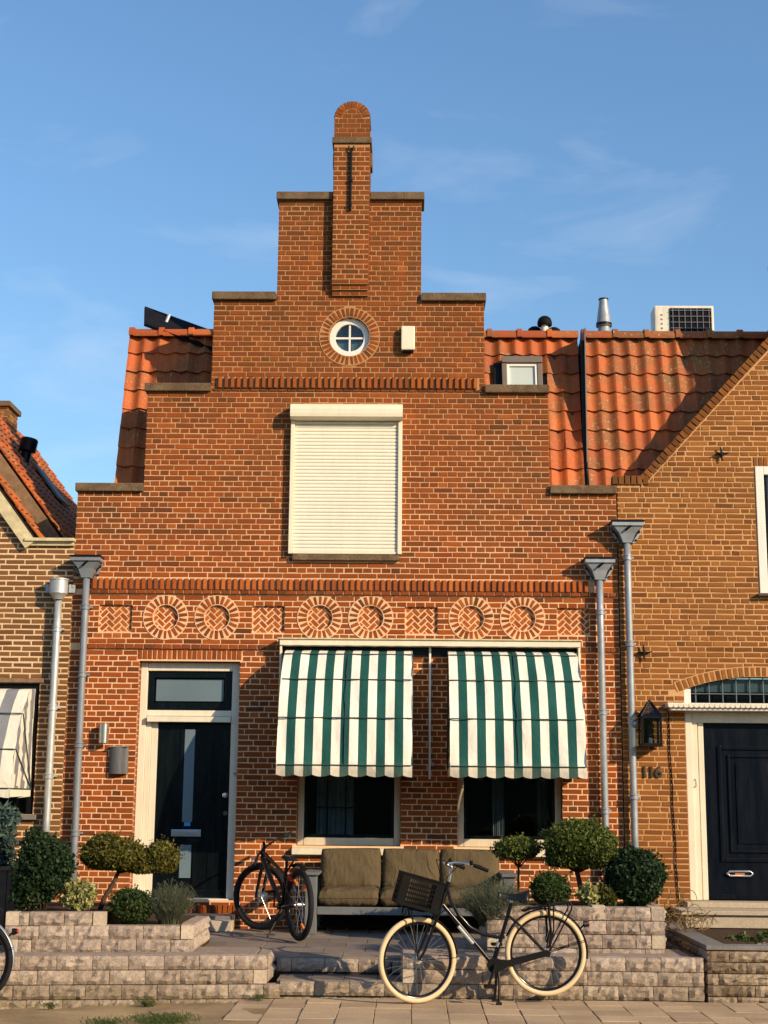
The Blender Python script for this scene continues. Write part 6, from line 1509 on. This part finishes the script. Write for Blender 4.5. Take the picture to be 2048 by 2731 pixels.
def bikeB():
    """dark mountain bike leaning on its stand by the wall, rear wheel nearest"""
    global AXLE
    zt = .325; r_ = .352; RH = Vector((-1.085, -1.62, zt+r_-.005)); FH = Vector((-1.575, -.60, zt+r_+.01)); d = (FH-RH); d.z = 0; L_ = d.length; u = d.normalized(); up = Vector((0, 0, 1)); lat = u.cross(up)
    lean = lat*(-.06)
    t = thing('bicycle', (RH.x, RH.y, zt), 'black mountain bicycle with red lamp on its stand by the sofa', 'bicycle', 'parked bicycles')
    W = lambda x, z, y=0.0: tuple(Vector((RH.x, RH.y, zt))+u*x+up*z+lat*y+lean*z)
    b = MB(); b.tube([tuple(RH-lat*.06), tuple(RH+lat*.06)], .007, 8); AXLE = b.mesh('axle', 'chrome'); wheel(t, tuple(RH), tuple(u), r_, 'rubber', tr=.029, spokes=24)
    sa = R(36); uf = Vector((u.x*math.cos(sa)-u.y*math.sin(sa), u.x*math.sin(sa)+u.y*math.cos(sa), 0)); lf_ = uf.cross(up)
    b = MB(); b.tube([tuple(FH-lf_*.06), tuple(FH+lf_*.06)], .007, 8); AXLE = b.mesh('axle', 'chrome'); wheel(t, tuple(FH), tuple(uf), r_, 'rubber', tr=.029, spokes=24)
    V = lambda x, z, y=0.0: tuple(Vector((FH.x, FH.y, zt))+uf*x+up*(z+(y*.45 if z > .8 else 0))+lf_*y+lean*z)
    HT = (L_-.19, .86); HB = (L_-.145, .74); BB = (.43, .30); ST = (.27, .70)
    f = MB(); f.tube([W(*HB), W(*HT)], .024, 12); f.tube([W(HB[0]-.01, HB[1]+.02), W(*BB)], .027, 12); f.tube([W(HT[0], HT[1]-.03), W(.31, .62)], .019, 12); f.tube([W(*BB), W(*ST)], .018, 12)
    for y in (-.055, .055): f.tube([W(BB[0]-.03, BB[1], y*.5), W(.2, .33, y), W(0, r_, y)], .012, 8); f.tube([W(.30, .62, y*.4), W(.15, .5, y), W(0, r_, y)], .010, 8)
    f.tube([W(*BB, -.05), W(*BB, .05)], .03, 12); f.build('frame', 'blackgloss', t, smooth=40)
    MB().tube([W(L_-.27, .66), W(L_-.36, .58)], .0278, 12).build('decal', 'decal', t); 
    f = MB()
    for y in (-.06, .06): f.tube([V(-.115, .74, y), V(-.07, .60, y), V(-.0, r_, y)], [.022, .020, .014], 10)
    f.tube([V(-.12, .75, -.075), V(-.12, .75, .075)], .022, 10); f.build('fork', 'blackgloss', t, smooth=40)
    MB().tube([W(HT[0], HT[1]), W(HT[0]-.02, HT[1]+.07), V(-.10, .875, 0)], .016, 10).build('stem', 'black', t, smooth=40)
    b = MB(); b.tube([V(-.20, .87, -.32), V(-.14, .882, -.2), V(-.10, .875, -.05), V(-.10, .875, .05), V(-.14, .882, .2), V(-.20, .87, .32)], .012, 10); b.build('handlebar', 'black', t, smooth=True)
    for sg in (-1, 1):
        MB().tube([V(-.17, .876, .25*sg), V(-.205, .869, .36*sg)], .017, 10).build('grip', 'rubber', t); MB().tube([V(-.12, .87, .20*sg), V(-.10, .85, .25*sg), V(-.14, .84, .33*sg)], .006, 6).build('brake_lever', 'silver', t)
    s = MB(); n = 10
    for i in range(n+1):
        a = i/n; x = .12+.27*(1-a)-.0; hw_ = .02+.055*a**1.5; z = .80+.01*math.cos(a*3)
        for k in range(7): th_ = math.pi*k/6; s.v.append(W(.36-.26*a, z+.012*math.sin(th_)-.02*abs(math.cos(th_))**3, hw_*math.cos(th_)))
    for i in range(n):
        for k in range(6): s.face((i*7+k, i*7+k+1, (i+1)*7+k+1, (i+1)*7+k))
    for i in (0, n): s.face([i*7+k for k in range(7)])
    s.build('saddle', 'leather', t, smooth=True); MB().tube([W(.27, .68), W(.245, .80)], .014, 10).build('seat_post', 'black', t)
    b = MB(); arc_guard(b, W(.0, r_), u, r_+.05, R(62), R(120), .03, 14); b.build('rear_mudguard', 'blackplastic', t, smooth=True); MB().tube([W(.26, .66), W(.05, .78)], .010, 6).build('mudguard_arm', 'blackplastic', t)
    MB().bbox(-.03, .03, -.02, .02, -.03, .03, .01).xform(Matrix.Translation(W(.20, .60, .0)) @ Matrix.Rotation(math.atan2(u.y, u.x), 4, 'Z')).build('rear_lamp_body', 'black', t)
    MB().lathe(0, 0, [(.032, 0), (.03, .012), (.012, .02)], 14).xform(Matrix.Translation(W(.165, .60, .0)) @ Matrix.Rotation(math.atan2(-u.x, u.y), 4, 'Z') @ Matrix.Rotation(R(90), 4, 'X')).build('rear_lamp', 'red', t, smooth=40)
    MB().tube([W(*BB, .055), W(*BB, .09), W(.49, .15, .10)], .010, 8).build('crank', 'black', t); MB().tube([W(*BB, -.055), W(*BB, -.09), W(.37, .45, -.10)], .010, 8).build('crank', 'black', t)
    for p, y in (((.495, .14), .15), ((.365, .46), -.15)): MB().bbox(-.045, .045, -.045, .045, -.01, .01, .005).xform(Matrix.Translation(W(*p, y)) @ Matrix.Rotation(math.atan2(u.y, u.x), 4, 'Z')).build('pedal', 'blackplastic', t)
    MB().lathe(0, 0, [(.09, 0), (.09, .004)], 24).xform(Matrix.Translation(W(*BB, .06)) @ Matrix.Rotation(math.atan2(u.y, u.x), 4, 'Z') @ Matrix.Rotation(R(90), 4, 'X')).build('chainring', 'black', t)
    MB().tube([W(.36, .28, -.03), W(.30, .012, -.22)], [.012, .009], 8).build('stand', 'black', t)
    MB().lathe(0, 0, [(.07, 0), (.07, .003)], 24).xform(Matrix.Translation(tuple(FH+lf_*.035)) @ Matrix.Rotation(math.atan2(uf.y, uf.x), 4, 'Z') @ Matrix.Rotation(R(90), 4, 'X')).build('brake_disc', 'silver', t)
    for k, a in enumerate((1.1, 2.3, 4.2)): 
        p = RH+(u*math.cos(a)+up*math.sin(a))*.24; MB().bbox(-.012, .012, -.012, .012, -.05, .05, .004).xform(Matrix.Translation(tuple(p)) @ Matrix.Rotation(math.atan2(u.y, u.x), 4, 'Z') @ Matrix.Rotation(a, 4, 'Y')).build('spoke_reflector', 'orange', t)
bikeB()
